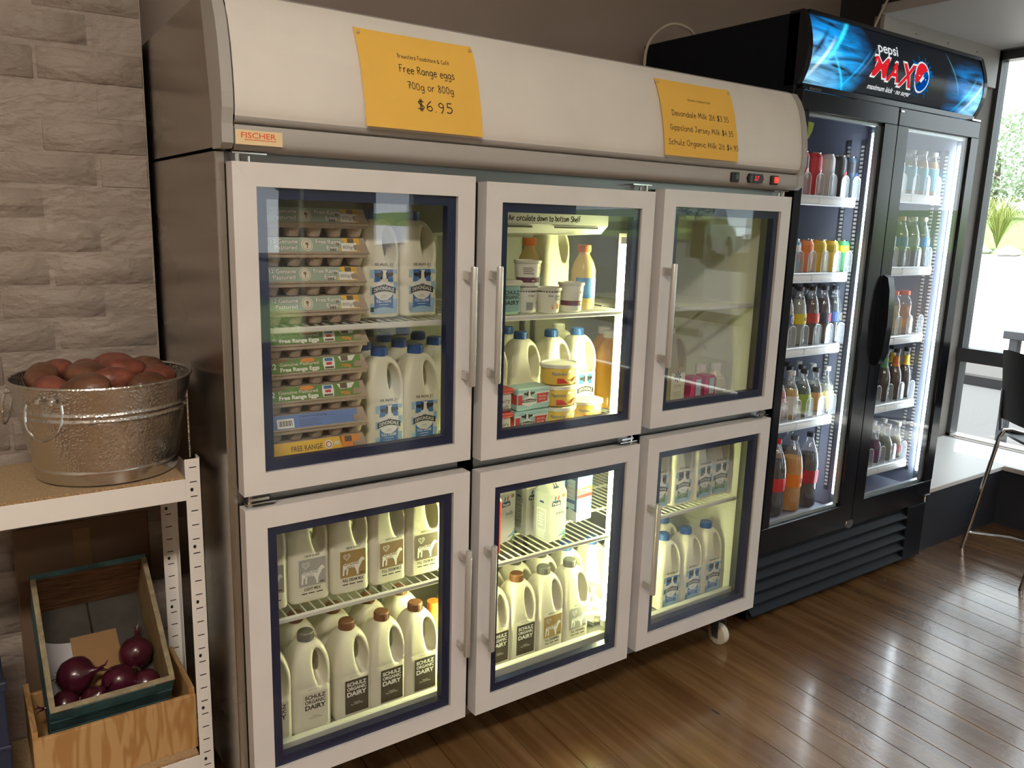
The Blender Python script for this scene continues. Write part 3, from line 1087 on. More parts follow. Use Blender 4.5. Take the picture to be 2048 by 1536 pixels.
# ------------------------------------------------------------------ milk bottles
ZS = 1.11      # the bottle's moulded height over its drawing height
def jug_mesh():
    st = .0034
    x = np.arange(-.064, .0645, st); y = np.arange(-.060, .0605, st); z = np.arange(-.008, .2285, st)
    X, Y, Z = np.meshgrid(x, y, z, indexing='ij')
    def prof(z, z0, z1, full, top):
        t = np.clip((z - z0) / (z1 - z0), 0, 1)
        return full + (top - full) * (1 - np.cos(t * PI / 2) ** .8) if False else full + (top - full) * (1 - np.sqrt(np.clip(1 - t ** 1.7, 0, 1)))
    al = prof(Z, .128, .218, .0515, .0175)
    ar = prof(Z, .158, .220, .0515, .0175)
    ay = prof(Z, .135, .218, .049, .0175)
    cx = (ar - al) / 2; ax = (ar + al) / 2
    neck = Z > .209
    r = np.minimum(.017, .95 * np.minimum(ax, ay))
    qx = np.abs(X - cx) - (ax - r); qy = np.abs(Y) - (ay - r)
    d = np.sqrt(np.maximum(qx, 0) ** 2 + np.maximum(qy, 0) ** 2) + np.minimum(np.maximum(qx, qy), 0) - r
    # foot rounding, top
    d = np.maximum(d, np.maximum(-Z, 0) * 0 + (-Z))
    rb = .012
    low = np.clip(1 - Z / rb, 0, 1)
    d = d + rb * .55 * low ** 2
    d = np.maximum(d, Z - .2225)
    nk = np.maximum(np.sqrt(X ** 2 + Y ** 2) - .0175, np.abs(Z - .214) - .0085)
    d = np.minimum(d, nk)
    # grip: scooped from front and back until it goes through
    def ell(y0):
        xx = (X - (.022 - .10 * (Z - .160))) / .0180; yy = (Y - y0) / .055; zz = (Z - .160) / .045
        k = np.sqrt(xx ** 2 + yy ** 2 + zz ** 2)
        return (k - 1) * .020
    sc = np.minimum(ell(-.046), ell(.046))
    k = .007
    h = np.clip(.5 - .5 * (d + sc) / k, 0, 1)
    d = d * (1 - h) + (-sc) * h + k * h * (1 - h)
    # small moulded waist under the grip
    d = d + .0012 * np.exp(-((Z - .118) / .004) ** 2)
    V, Fc = surface_nets(d, (x[0], y[0], z[0]), st)
    V[:, 2] *= ZS
    me = bpy.data.meshes.new('jug_body')
    me.from_pydata(V.tolist(), [], Fc.tolist())
    me.polygons.foreach_set('use_smooth', [True] * len(me.polygons))
    me.update()
    return me


M_jug = milky('milk_bottle_plastic', (.93, .90, .75), .18, .32)
M_capblue = mat('blue_cap', (.02, .09, .33), .4)
M_capbrown = mat('brown_cap', (.20, .085, .04), .45)
M_capgrey = mat('grey_cap', (.16, .16, .15), .45)
M_capwhite = mat('white_cap', (.75, .74, .70), .45)
M_caporange = mat('orange_cap', (.85, .22, .03), .45)
JUG = jug_mesh()
JUG.materials.append(M_jug)
_cap = MB().lathe([(.0195, .215), (.0205, .216), (.0205, .236), (.0185, .2385), (.006, .2392), (0, .2392)], M_capblue, 22)
for i in range(22):
    a = 2 * PI * i / 22
    _cap.box(-.0008, .0008, -.0214, -.0200, .217, .234, M_capblue)
    n = len(_cap.v) - 8
    _cap.v[n:] = [(p[0] * math.cos(a) - p[1] * math.sin(a), p[0] * math.sin(a) + p[1] * math.cos(a), p[2]) for p in _cap.v[n:]]
CAPS = {}
for nm, m in (('blue', M_capblue), ('brown', M_capbrown), ('grey', M_capgrey), ('white', M_capwhite)):
    c = MB(); c.v = list(_cap.v); c.f = list(_cap.f); c.m = list(_cap.m); c.mats = [m]
    c.v = [(q[0], q[1], q[2] * ZS) for q in c.v]
    CAPS[nm] = c.mesh('cap_' + nm)

P_lblue = mat('print_light_blue', (.36, .54, .70), .55)
P_blue = mat('print_blue', (.05, .17, .45), .55)
P_green = mat('print_green', (.12, .24, .10), .55)
P_white = mat('print_white', (.86, .86, .82), .55)
P_black = mat('print_black', (.02, .02, .02), .55)
P_grey = mat('print_grey', (.30, .30, .30), .55)
P_gold = mat('print_gold', (.36, .24, .09), .55)
P_brown = mat('print_brown', (.24, .15, .07), .55)
P_umber = mat('print_umber', (.13, .10, .07), .55)
P_silver = mat('print_silver', (.40, .39, .38), .55)
P_choc = mat('print_choc', (.055, .042, .034), .55)
P_cream = mat('print_cream', (.74, .70, .58), .55)
YF = -.0497


def rect(mb, x0, x1, z0, z1, m, mp):
    mb.add([mp(x0, z0), mp(x1, z0), mp(x1, z1), mp(x0, z1)], [(0, 1, 2, 3)], m)


def blob(mb, pts, m, mp):
    mb.add([mp(*p) for p in pts], [tuple(range(len(pts)))], m)


def disc(mb, cx, cz, rx, rz, m, mp, n=20, a0=0, a1=360):
    blob(mb, [(cx + rx * math.cos(math.radians(a0 + (a1 - a0) * i / n)), cz + rz * math.sin(math.radians(a0 + (a1 - a0) * i / n))) for i in range(n if a1 - a0 == 360 else n + 1)], m, mp)


def cow_head(mb, cx, cz, s, mp):
    q = lambda pts: [(cx + a * s, cz + b * s) for a, b in pts]
    M1 = lambda k: (lambda x, z: (lambda p: (p[0], p[1] - .0001 * k, p[2]))(mp(x, z)))
    blob(mb, q([(-.45, .62), (-1.15, .62), (-1.25, .35), (-.8, .18), (-.45, .30)]), P_black, M1(1))
    blob(mb, q([(.45, .62), (1.15, .70), (1.25, .42), (.8, .20), (.45, .30)]), P_black, M1(1))
    blob(mb, q([(-.58, .55), (-.30, .92), (.32, .92), (.60, .55), (.52, .05), (.42, -.45), (.26, -.8), (-.24, -.8), (-.42, -.45), (-.54, .05)]), P_white, M1(2))
    blob(mb, q([(-.58, .55), (-.34, .90), (-.16, .80), (-.18, .35), (-.22, 0), (-.42, -.12), (-.54, .10)]), P_black, M1(3))
    blob(mb, q([(.36, .86), (.60, .55), (.52, .02), (.34, -.05), (.26, .30), (.22, .62)]), P_black, M1(3))
    blob(mb, q([(-.36, -.52), (.36, -.52), (.22, -.80), (-.22, -.80)]), P_cream, M1(3))
    disc(mb, cx - .14 * s, cz - .64 * s, .08 * s, .07 * s, P_black, M1(4), 8)
    disc(mb, cx + .14 * s, cz - .64 * s, .08 * s, .07 * s, P_black, M1(4), 8)


def lab_devondale(colr, word):
    mb = MB()
    L = lambda k: (lambda x, z: (x * 1.04 + .003, YF - .0003 - .00012 * k, z * 1.06))
    # pale check ground
    for i in range(7):
        for j in range(10):
            if (i * 3 + j * 5 + i * j) % 4 < 2 and (i in (0, 6) or j > 6):
                rect(mb, -.036 + i * .0103, -.036 + (i + 1) * .0103, .016 + j * .0088, .016 + (j + 1) * .0088, P_lblue, L(0))
    rect(mb, -.034, .034, .012, .026, P_lblue, L(0))
    rect(mb, -.024, .024, .078, .104, P_blue if colr is P_blue else P_umber, L(1))
    disc(mb, 0, .062, .026, .020, P_white, L(2))
    blob(mb, [(-.0245, .052), (.0245, .052), (.0245, .022), (.012, .0245), (0, .026), (-.012, .0245), (-.0245, .022)], colr, L(1))
    disc(mb, 0, .056, .0235, .016, P_white, L(3), 16, 180, 360)
    cow_head(mb, .001, .0845, .0195, L(4))
    n = 10
    top = [(-.031 + .062 * i / n, .0655 + .006 * math.sin(PI * i / n)) for i in range(n + 1)]
    mb.add([L(9)(x, z) for x, z in top] + [L(9)(x, z - .0125) for x, z in top], [(i, n + 1 + i, n + 2 + i, i + 1) for i in range(n)], P_black)
    arc = lambda x, z: L(10)(x, z + .006 * math.cos(PI * x / .062))
    mb.text('DEVONDALE', 0, .0555, .0075, P_white, arc, w=.052, bold=.02)
    mb.text(word, 0, .0350, .0062, P_white, L(4), w=.038, bold=.015)
    rect(mb, -.012, .012, .0300, .0310, P_white, L(4))
    mb.text('03 AUG 21', 0, .1125, .0046, P_umber, L(0), w=.046, bold=.03)
    rect(mb, -.006, .006, .0490, .0500, P_grey, L(5)); rect(mb, -.009, .009, .0455, .0463, P_grey, L(5))
    return mb


def lab_schulz(dark):
    mb = MB()
    L = lambda k: (lambda x, z: (x + .006, YF - .0003 - .00012 * k, z))
    bgm, ink = (P_choc, P_white) if dark else (P_cream, P_black)
    rect(mb, -.0325, .0325, .020, .106, bgm, L(0))
    mb.text('SCHULZ', 0, .0905, .0090, ink, L(1), w=.054, bold=.035)
    mb.text('ORGANIC', 0, .0790, .0082, ink, L(1), w=.054, bold=.03)
    mb.text('DAIRY', 0, .0640, .0110, ink, L(1), w=.054, bold=.035)
    mb.text('ORGANIC', 0, .0445, .0026, ink, L(1), w=.018)
    mb.text('FULL CREAM MILK' if dark else 'LOW FAT MILK', 0, .0400, .0030, ink, L(1), w=.034)
    mb.text('USE BY AUG 21', -.004, .112, .0032, P_grey, L(0), w=.030)
    return mb


def lab_gipps(colr, word):
    mb = MB()
    L = lambda k: (lambda x, z: (x * 1.18 + .005, YF - .0003 - .00012 * k, (z - .075) * 1.18 + .073))
    rect(mb, -.029, .029, .050, .104, colr, L(0))
    # heart outline
    H = [(16 * math.sin(t) ** 3 / 17, (13 * math.cos(t) - 5 * math.cos(2 * t) - 2 * math.cos(3 * t) - math.cos(4 * t)) / 17) for t in [2 * PI * i / 20 for i in range(20)]]
    for s, m, k in ((.0085, P_white, 1), (.0070, colr, 2), (.0045, P_white, 3), (.0036, colr, 4)):
        blob(mb, [(-.014 + a * s, .092 + b * s) for a, b in H], m, L(k))
    # cow in side view, head to the right
    cow = [(-.024, .055), (-.0205, .055), (-.0195, .066), (-.015, .068), (-.016, .0555), (-.0125, .0555), (-.011, .069), (.004, .068), (.008, .058), (.008, .0525), (.012, .0525), (.0125, .064), (.017, .072),
           (.021, .079), (.026, .080), (.0265, .083), (.0225, .087), (.018, .0865), (.013, .081), (.008, .0795), (-.018, .0795), (-.023, .076)]
    blob(mb, cow, P_white, L(2))
    mb.text('GIPPSLAND', -.004, .0745, .0058, colr, L(3), w=.034, bold=.03)
    mb.text('JERSEY', -.006, .0685, .0040, colr, L(3), w=.019, bold=.02)
    mb.text(word, 0, .0412, .0058, P_choc, L(1), w=.048 if len(word) > 11 else .036, bold=.025)
    for x0, x1 in ((-.024, -.012), (-.009, .004), (.008, .022)):
        rect(mb, x0, x1, .0345, .0365, P_black, L(1))
    mb.text('USE BY 03 AUG', 0, .1085, .0034, P_choc, L(0), w=.032, bold=.03)
    rect(mb, .016, .025, .0535, .0570, P_umber, L(3))
    return mb


LABS = {
    'dev_blue': lab_devondale(P_blue, 'FULL CREAM'), 'dev_green': lab_devondale(P_green, 'LIGHT'),
    'sch_dark': lab_schulz(True), 'sch_light': lab_schulz(False),
    'gip_silver': lab_gipps(P_silver, 'LIGHT MILK'), 'gip_gold': lab_gipps(P_gold, 'FULL CREAM MILK'),
    'gip_brown': lab_gipps(P_brown, 'FULL CREAM MILK'), 'gip_umber': lab_gipps(P_umber, 'FULL CREAM MILK'),
    'gip_grey': lab_gipps(P_grey, 'FULL CREAM MILK'), 'plain': None}
for v in LABS.values():
    if v:
        v.v = [(q[0], q[1], q[2] * ZS) for q in v.v]
LAB_ME = {k: v.mesh('front_label', smooth=False) for k, v in LABS.items() if v}


def make_jug(cap, lab):
    T = thing('milk_bottle', '', 'bottle')
    b = bpy.data.objects.new('bottle_body', JUG); COL.objects.link(b); b.parent = T
    c = bpy.data.objects.new('cap', CAPS[cap]); COL.objects.link(c); c.parent = T
    if lab in LAB_ME:
        l = bpy.data.objects.new('front_label', LAB_ME[lab]); COL.objects.link(l); l.parent = T
    return T


JP = {}


def jug(cap, lab, x, y, z, label, group, rz=None):
    p = JP.setdefault((cap, lab), Proto(make_jug, cap, lab))
    return p.put((x, y, z + .0012), RND.uniform(-.05, .05) if rz is None else rz, label, group)


LN = {'dev_blue': 'blue cow label', 'dev_green': 'green cow label', 'sch_dark': 'dark brown label', 'sch_light': 'pale label', 'gip_silver': 'silver cow label',
      'gip_gold': 'gold cow label', 'gip_brown': 'brown cow label', 'gip_umber': 'dark cow label', 'gip_grey': 'grey cow label', 'plain': 'no label'}
F0 = .20
FY = .163

def row(items, y, z, where, group, jy=.003):
    for i, (cap, lab, x) in enumerate(items):
        t = 'milk bottle with %s, %s, %s' % (LN[lab] if lab != 'plain' else cap + ' cap', ORD[i] + ' from left', where)
        jug(cap, lab, x, y + RND.uniform(-jy, jy), z, t, group)


# lower left door
row([('grey', 'sch_light', .084), ('grey', 'sch_light', .188), ('brown', 'sch_dark', .300), ('brown', 'sch_dark', .400), ('brown', 'sch_dark', .502)], FY, F0,
    'bottom front row behind lower left door', 'bottles on the fridge floor behind the lower left door')
row([('brown', 'plain', .095), ('brown', 'plain', .200), ('brown', 'plain', .305), ('brown', 'sch_dark', .410), ('brown', 'sch_dark', .512)], FY + .108, F0,
    'second row behind lower left door', 'bottles on the fridge floor behind the lower left door')
row([('grey', 'gip_silver', .085), ('grey', 'gip_silver', .190), ('brown', 'gip_gold', .297), ('brown', 'gip_brown', .403), ('brown', 'gip_umber', .508)], FY + .006, SH['s1'] + .002,
    'upper shelf of lower left door', 'bottles on the shelf behind the lower left door')
# upper left door, middle shelf
row([('blue', 'dev_blue', .408), ('blue', 'dev_blue', .512)], .185, SH['s2'] + .002, 'front row beside stacked egg cartons', 'bottles beside the lower egg stack')
row([('blue', 'plain', .412), ('blue', 'plain', .520), ('blue', 'plain', .628)], .292, SH['s2'] + .002, 'second row, middle shelf near egg cartons', 'bottles beside the lower egg stack')
row([('blue', 'plain', .418), ('blue', 'plain', .526), ('blue', 'plain', .634)], .398, SH['s2'] + .002, 'third row, middle shelf near egg cartons', 'bottles beside the lower egg stack')
row([('grey', 'plain', .312), ('grey', 'plain', .424), ('grey', 'plain', .532), ('blue', 'plain', .640)], .505, SH['s2'] + .002, 'back row, middle shelf near egg cartons', 'bottles beside the lower egg stack')
row([('blue', 'dev_blue', .395), ('blue', 'dev_blue', .500)], .190, SH['s3'] + .002, 'top shelf beside egg cartons', 'bottles beside the upper egg stack')
# lower middle door
row([('brown', 'sch_dark', .752), ('brown', 'sch_dark', .850), ('grey', 'gip_gold', .952), ('grey', 'gip_grey', 1.055)], FY, F0,
    'bottom front row behind lower middle door', 'bottles on the fridge floor behind the lower middle door')
row([('grey', 'plain', .708), ('grey', 'plain', .812), ('grey', 'plain', .916), ('grey', 'plain', 1.020), ('blue', 'plain', 1.126), ('blue', 'plain', 1.234)], FY + .108, F0,
    'second row behind lower middle door', 'bottles on the fridge floor behind the lower middle door')
# upper middle door
row([('blue', 'plain', .800), ('blue', 'plain', .922), ('blue', 'plain', 1.038), ('blue', 'dev_blue', 1.142)], .285, SH['s2'] + .002, 'behind butter and margarine tubs', 'bottles behind the butter')
row([('blue', 'plain', .830), ('blue', 'plain', .945), ('white', 'plain', 1.155)], .395, SH['s2'] + .002, 'back row behind butter and margarine', 'bottles behind the butter')
jug('white', 'plain', 1.065, .345, SH['s3'] + .002, 'large unlabelled milk bottle behind the sour cream tubs', 'bottles on the top middle shelf', 0)
# lower right door
row([('blue', 'dev_green', 1.385), ('blue', 'dev_green', 1.492), ('blue', 'dev_green', 1.596), ('blue', 'dev_green', 1.684)], FY, SH['s1'] + .020,
    'upper shelf of lower right door', 'bottles on the shelf behind the lower right door')
row([('blue', 'dev_blue', 1.474), ('blue', 'dev_blue', 1.583), ('blue', 'dev_blue', 1.690)], FY + .004, F0, 'bottom front row behind lower right door', 'bottles on the fridge floor behind the lower right door')
row([('blue', 'plain', 1.370), ('blue', 'plain', 1.478), ('blue', 'plain', 1.590)], FY + .116, F0, 'second row behind lower right door', 'bottles on the fridge floor behind the lower right door')

# ------------------------------------------------------------------ egg cartons
M_pulp = mat('grey_brown_pulp', (.44, .35, .275), .85, vary=.12, vscale=30, bump=.5, bscale=220)
P_teal = mat('print_sage', (.36, .45, .36), .6)
P_eggreen = mat('print_leaf_green', (.14, .27, .07), .6)
P_eggblue = mat('print_cornflower', (.15, .25, .55), .6)
P_yellow = mat('print_yellow', (.85, .53, .06), .6)
P_orange = mat('print_orange', (.78, .28, .05), .6)
P_red = mat('print_red', (.62, .05, .05), .55)


def carton_base():
    mb = MB()
    n = 6
    for i in range(n):
        for j in range(2):
            cx = -.150 + .025 + .05 * i; cy = -.026 + .052 * j
            mb.lathe([(.0, .001), (.0135, .001), (.0155, .004), (.0205, .021), (.0245, .031)], M_pulp, 12, c=(cx, cy, 0), cap=False)
    mb.box(-.152, .152, -.055, .055, .0285, .0335, M_pulp, .0015)
    mb.box(-.147, .147, -.052, -.049, .021, .031, M_pulp)
    return mb.mesh('carton_base', angle=50)


def carton_lid():
    mb = MB()
    a = [(-.150, -.0535, .0335), (.150, -.0535, .0335), (.150, .0535, .0335), (-.150, .0535, .0335)]
    b = [(-.141, -.0425, .0655), (.141, -.0425, .0655), (.141, .0425, .0655), (-.141, .0425, .0655)]
    mb.add(a + b, [(3, 2, 1, 0), (4, 5, 6, 7), (0, 1, 5, 4), (1, 2, 6, 5), (2, 3, 7, 6), (3, 0, 4, 7)], M_pulp)
    mb.box(.112, .132, -.0535, -.046, .036, .050, M_pulp, .002)
    return mb.mesh('carton_lid', smooth=False)


CB, CL = carton_base(), carton_lid()
def ly(k):
    def f(x, z):
        q = .0345 + (z - .0395) * (.0305 / .0255)
        return (x, -.0535 + .011 * (q - .0335) / .032 - .0006 - .00015 * k, q)
    return f



def carton_label(kind):
    mb = MB()
    z0, z1 = .0395, .0650
    if kind == 'sage':
        rect(mb, -.144, .128, z0, z1, P_teal, ly(0))
        for s, x, z, w in (('12 Genuine', -.052, .0545, .062), ('Pastured', -.050, .0435, .052), ('Free Range', .052, .0545, .062), ('Eggs', .060, .0435, .028)):
            mb.text(s, x, z, .0080, P_umber, ly(1), w=w * 1.03, bold=.06)
            mb.text(s, x, z, .0078, P_white, ly(2), w=w, bold=.02)
        disc(mb, 0, .052, .0135, .0118, P_cream, ly(1)); disc(mb, 0, .052, .0112, .0097, P_umber, ly(2)); disc(mb, 0, .052, .0105, .0090, P_cream, ly(3))
        disc(mb, 0, .054, .004, .003, P_brown, ly(4), 8); rect(mb, -.001, .001, .046, .054, P_brown, ly(4))
        for x, z, r in ((-.098, .046, .009), (.088, .062, .004), (.080, .0435, .004), (.122, .060, .005)):
            disc(mb, x, z, r, r * .7, P_yellow, ly(1), 10)
        rect(mb, .090, .128, z0, z1, P_yellow, ly(1))
        rect(mb, .098, .114, .0560, .0645, P_umber, ly(2))
        rect(mb, .082, .120, .0405, .0560, P_white, ly(5))
        mb.text('800gm', .101, .0450, .0065, P_umber, ly(6), w=.032)
    elif kind == 'green':
        rect(mb, -.144, .132, z0, z1, P_eggreen, ly(0))
        for x, z, rx, rz in ((-.075, .062, .03, .003), (.0, .0625, .02, .0028)):
            disc(mb, x, z, rx, rz, P_brown, ly(1), 12)
        disc(mb, .0, .0610, .018, .0040, P_orange, ly(2), 12)
        mb.text('12', -.083, .0480, .0100, P_white, ly(2), w=.014, bold=.03)
        mb.text('Genuine Pastured', -.021, .0522, .0062, P_cream, ly(3), w=.094, bold=.01)
        mb.text('Free Range Eggs', -.021, .0425, .0070, P_white, ly(3), w=.094, bold=.04)
        blob(mb, [(.038, .041), (.064, .041), (.066, .052), (.064, .0630), (.038, .0630), (.036, .052)], P_white, ly(2))
        rect(mb, .040, .062, .0420, .0460, P_umber, ly(3)); rect(mb, .041, .061, .056, .062, P_blue, ly(3)); rect(mb, .044, .058, .049, .054, P_red, ly(3))
        blob(mb, [(.075, .0630), (.120, .0640), (.110, .054), (.082, .053)], P_white, ly(1))
        rect(mb, .082, .100, .0540, .0640, P_umber, ly(2))
        mb.text('700g', .094, .0425, .0058, P_orange, ly(2), w=.024, bold=.03)
    elif kind == 'blue':
        rect(mb, -.144, .124, z0, z1, P_eggblue, ly(0))
        rect(mb, -.074, -.034, .0410, .0580, P_white, ly(1))
        for i in range(14):
            rect(mb, -.070 + i * .0023, -.0692 + i * .0023 + (.0007 if i % 3 else 0), .0445, .0550, P_black, ly(2))
        mb.text('12 Genuine Free Range Eggs', .014, .0585, .0034, P_choc, ly(1), w=.070)
        for i in range(4):
            rect(mb, -.022, .032 - .006 * (i % 2), .0430 + i * .0035, .0436 + i * .0035, P_choc, ly(1))
            rect(mb, .060, .115, .0430 + i * .0042, .0435 + i * .0042, P_blue, ly(1))
    else:
        rect(mb, -.144, .084, z0, z1, P_yellow, ly(0))
        blob(mb, [(.084, z0), (.122, z0), (.132, z1), (.078, z1)], P_orange, ly(0))
        mb.text('FREE RANGE', -.004, .0470, .0095, P_umber, ly(1), w=.076, bold=.015)
        disc(mb, .050, .0525, .010, .0085, P_white, ly(1)); disc(mb, .050, .0525, .007, .006, P_red, ly(2)); disc(mb, .050, .0525, .005, .0045, P_white, ly(3))
        rect(mb, .064, .077, .0505, .0565, P_cream, ly(1))
        rect(mb, .092, .110, .0530, .0640, P_umber, ly(2))
    return mb.mesh('carton_label', smooth=False)


CLAB = {k: carton_label(k) for k in ('sage', 'green', 'blue', 'yellow')}


def make_carton(kind):
    T = thing('egg_carton', '', 'egg carton')
    for nm, me in (('carton_base', CB), ('carton_lid', CL), ('carton_label', CLAB[kind])):
        o = bpy.data.objects.new(nm, me); COL.objects.link(o); o.parent = T
    return T


CP = {k: Proto(make_carton, k) for k in CLAB}
CNT = ['bottom of stack', 'second from bottom', 'third from bottom', 'topmost of stack']
for i in range(4):
    CP['sage'].put((.192 + RND.uniform(-.004, .004), .160 + RND.uniform(-.003, .003), SH['s3'] + .0022 + i * .0665), RND.uniform(-.02, .02),
                   'egg carton with sage green label and price sticker, upper shelf, %s' % CNT[i], 'sage egg cartons on the upper shelf')
for i, kd in enumerate(['yellow', 'blue', 'green', 'green', 'green']):
    nm = {'yellow': 'yellow free range label, bottom of lower stack', 'blue': 'blue label and barcode, lower stack',
          'green': 'leaf green label, %s in lower stack' % ['', '', 'third from bottom', 'fourth from bottom', 'topmost'][i]}[kd]
    CP[kd].put((.190 + RND.uniform(-.003, .003), .160 + RND.uniform(-.003, .003), SH['s2'] + .0022 + i * .0662), RND.uniform(-.02, .02),
               'egg carton with ' + nm, 'egg cartons in the lower stack')
for i in range(3):
    CP['green'].put((.192 + .003 * i, .285, SH['s2'] + .0022 + i * .0662), 0, 'leaf green egg carton, %s in the rear stack behind lower egg stack' % ['lowest', 'middle', 'topmost'][i], 'rear stack of egg cartons')

# ------------------------------------------------------------------ tubs, butter, cartons of the middle and right sections
M_tubwhite = mat('white_tub', (.78, .77, .70), .4)
M_tubteal = mat('teal_tub', (.28, .48, .44), .45)
M_lid = mat('tub_lid_clear', (.62, .60, .52), .35)
M_plum = mat('plum_band', (.12, .03, .06), .5)
M_marg = mat('margarine_yellow', (.85, .58, .10), .45)
M_redlid = mat('red_lid', (.50, .03, .03), .4)


def cyl_text(mb, s, r, z, h, m, ang, w, bold=.02, off=.0006):
    """lettering wrapped round a pot of radius r, centred at angle ang from the front"""
    mb.text(s, 0, z, h, m, lambda x, q: ((r + off) * math.sin(x / r + ang), -(r + off) * math.cos(x / r + ang), q), w=w, bold=bold)


def cup(label, cat, group, x, y, z, r0, r1, h, body, parts, rz=0):
    T = thing('dairy_tub', label, cat, (x, y, z), rz, group)
    MB().lathe([(0, 0), (r0 * .92, 0), (r0, .003), (r1, h - .006), (r1 * .98, h - .005)], body, 28).build('tub', T)
    l = MB().lathe([(r1 * 1.01, h - .008), (r1 * 1.07, h - .007), (r1 * 1.07, h), (r1 * .98, h + .001), (r1 * .95, h - .003), (0, h - .003)], M_lid, 28)
    l.build('lid', T)
    mb = MB()
    parts(mb, lambda z: r0 + (r1 - r0) * z / h)
    if mb.v:
        mb.build('printed_label', T, smooth=False)
    return T


def band(mb, rf, z0, z1, m, a0=-100, a1=100, off=.0004, n=18):
    vs = []
    for i in range(n + 1):
        a = math.radians(a0 + (a1 - a0) * i / n)
        for z in (z0, z1):
            vs.append(((rf(z) + off) * math.sin(a), -(rf(z) + off) * math.cos(a), z))
    mb.add(vs, [(2 * i, 2 * i + 2, 2 * i + 3, 2 * i + 1) for i in range(n)], m)


def sour(mb, rf):
    band(mb, rf, .058, .061, P_black)
    cyl_text(mb, 'Sour', rf(.045), .044, .008, P_umber, .25, .020)
    cyl_text(mb, 'Cream', rf(.036), .0365, .006, P_umber, .25, .020)
    cyl_text(mb, 'Bulla', rf(.045), .046, .005, P_blue, -.42, .014)
    mb.add([((rf(.02) + .0008) * math.sin(a), -(rf(.02) + .0008) * math.cos(a), z) for a, z in ((-.3, .012), (.35, .012), (.45, .024), (.1, .030), (-.35, .024))], [(0, 1, 2, 3, 4)], P_orange)


def bulla_cream(mb, rf):
    band(mb, rf, .018, .032, M_plum)
    cyl_text(mb, 'Bulla', rf(.055), .052, .008, P_umber, .45, .022)
    cyl_text(mb, 'THICK', rf(.025), .023, .004, P_white, .5, .016)


def plain_cream(mb, rf):
    band(mb, rf, .058, .061, P_black)
    band(mb, rf, .008, .030, P_grey, -30, 5)
    disc(mb, 0, 0, .0001, .0001, P_black, lambda x, z: (x, -(rf(.03) + .001), .03 + z), 3)
    cyl_text(mb, 'A', rf(.03), .026, .007, P_black, .5, .006)
    cyl_text(mb, 'Cream', rf(.05), .046, .005, P_umber, -.1, .02)


def stacked_cream(mb, rf):
    band(mb, rf, .012, .026, M_plum)
    cyl_text(mb, 'm', rf(.018), .015, .006, P_white, -.1, .008)
    for i in range(4):
        band(mb, rf, .036 + i * .005, .038 + i * .005, P_umber, -55, -5 - 8 * (i % 2))
    cyl_text(mb, 'A', rf(.05), .050, .006, P_black, .5, .006)


T3 = SH['s3'] + .0022
cup('small cream pot with barcode behind pale teal yoghurt tub', 'tub', 'cream pots', .842, .155, T3, .031, .036, .070, M_tubwhite, plain_cream)
cup('cream pot with plum band stacked on another pot', 'tub', 'cream pots', .850, .160, T3 + .0715, .032, .037, .072, M_tubwhite, stacked_cream)
cup('sour cream pot with brown picture beside teal yoghurt tub', 'tub', 'cream pots', .902, .128, T3, .031, .036, .070, M_tubwhite, sour)
cup('taller cream pot with plum band at the front', 'tub', 'cream pots', .985, .130, T3, .031, .036, .082, M_tubwhite, bulla_cream)
# teal square yoghurt tub
T = thing('yoghurt_tub', 'pale teal square yoghurt tub with black lettering, top middle shelf', 'tub', (.752, .150, T3), .0)
MB().box(-.045, .045, -.04, .04, 0, .082, M_tubteal, .008).build('tub', T)
MB().box(-.049, .049, -.044, .044, .078, .092, M_lid, .005).build('lid', T)
m = MB()
yt = lambda x, z: (x, -.0405, z)
for s, z, h in (('SCHULZ', .055, .010), ('ORGANIC', .043, .009), ('DAIRY', .027, .011)):
    m.text(s, .010, z, h, P_black, yt, w=.055, bold=.03)
m.build('printed_label', T, smooth=False)

# juice bottles with orange caps
M_juice = milky('pale_juice', (.80, .66, .30), .35, .2)
M_oj = milky('orange_juice', (.90, .52, .10), .45, .2)


def juice_bottle(label, x, y, z, liq, h=.2, r=.038, cap=M_caporange, lab=P_blue):
    T = thing('juice_bottle', label, 'bottle', (x, y, z), 0, 'juice bottles in the milk fridge')
    MB().lathe([(0, 0), (r * .9, 0), (r, .006), (r, h * .62), (r * .8, h * .74), (r * .45, h * .86), (.017, h * .9), (.017, h * .93)], liq, 24).build('bottle_body', T)
    MB().lathe([(.020, h * .90), (.020, h), (.018, h + .002), (0, h + .002)], cap, 20).build('cap', T)
    m = MB(); band(m, lambda q: r, h * .18, h * .50, lab, -75, 75, .0006)
    rect(m, .004, .018, h * .22, h * .44, P_white, lambda a, q: (a, -math.sqrt(max(r * r - a * a, 0)) - .0012, q))
    m.build('printed_label', T, smooth=False)
    return T


juice_bottle('orange capped juice bottle with dark blue label beside cream pots', 1.062, .170, T3, M_juice, .185, .036)
juice_bottle('orange capped juice bottle behind the cream pots', .935, .270, T3, M_juice, .2, .036)
juice_bottle('red capped juice bottle at back of top middle shelf', .760, .300, T3, M_juice, .2, .036, M_redlid)
for i, (x, y) in enumerate(((1.275, .275), (1.325, .36), (1.405, .262))):
    T = thing('orange_juice_bottle', 'large orange juice bottle behind the tube lamp, %s from the front' % ORD[i], 'bottle', (x, y, SH['s2'] + .0022), 0, 'orange juice bottles')
    MB().lathe([(0, 0), (.042, 0), (.046, .006), (.046, .17), (.035, .20), (.019, .22), (.019, .235)], M_oj, 24).build('bottle_body', T)
    MB().lathe([(.022, .228), (.022, .25), (0, .251)], M_capwhite, 18).build('cap', T)
T = thing('orange_juice_bottle', 'orange juice bottle at right edge behind lower left door', 'bottle', (.592, .215, F0 + .001), 0, 'orange juice bottles')
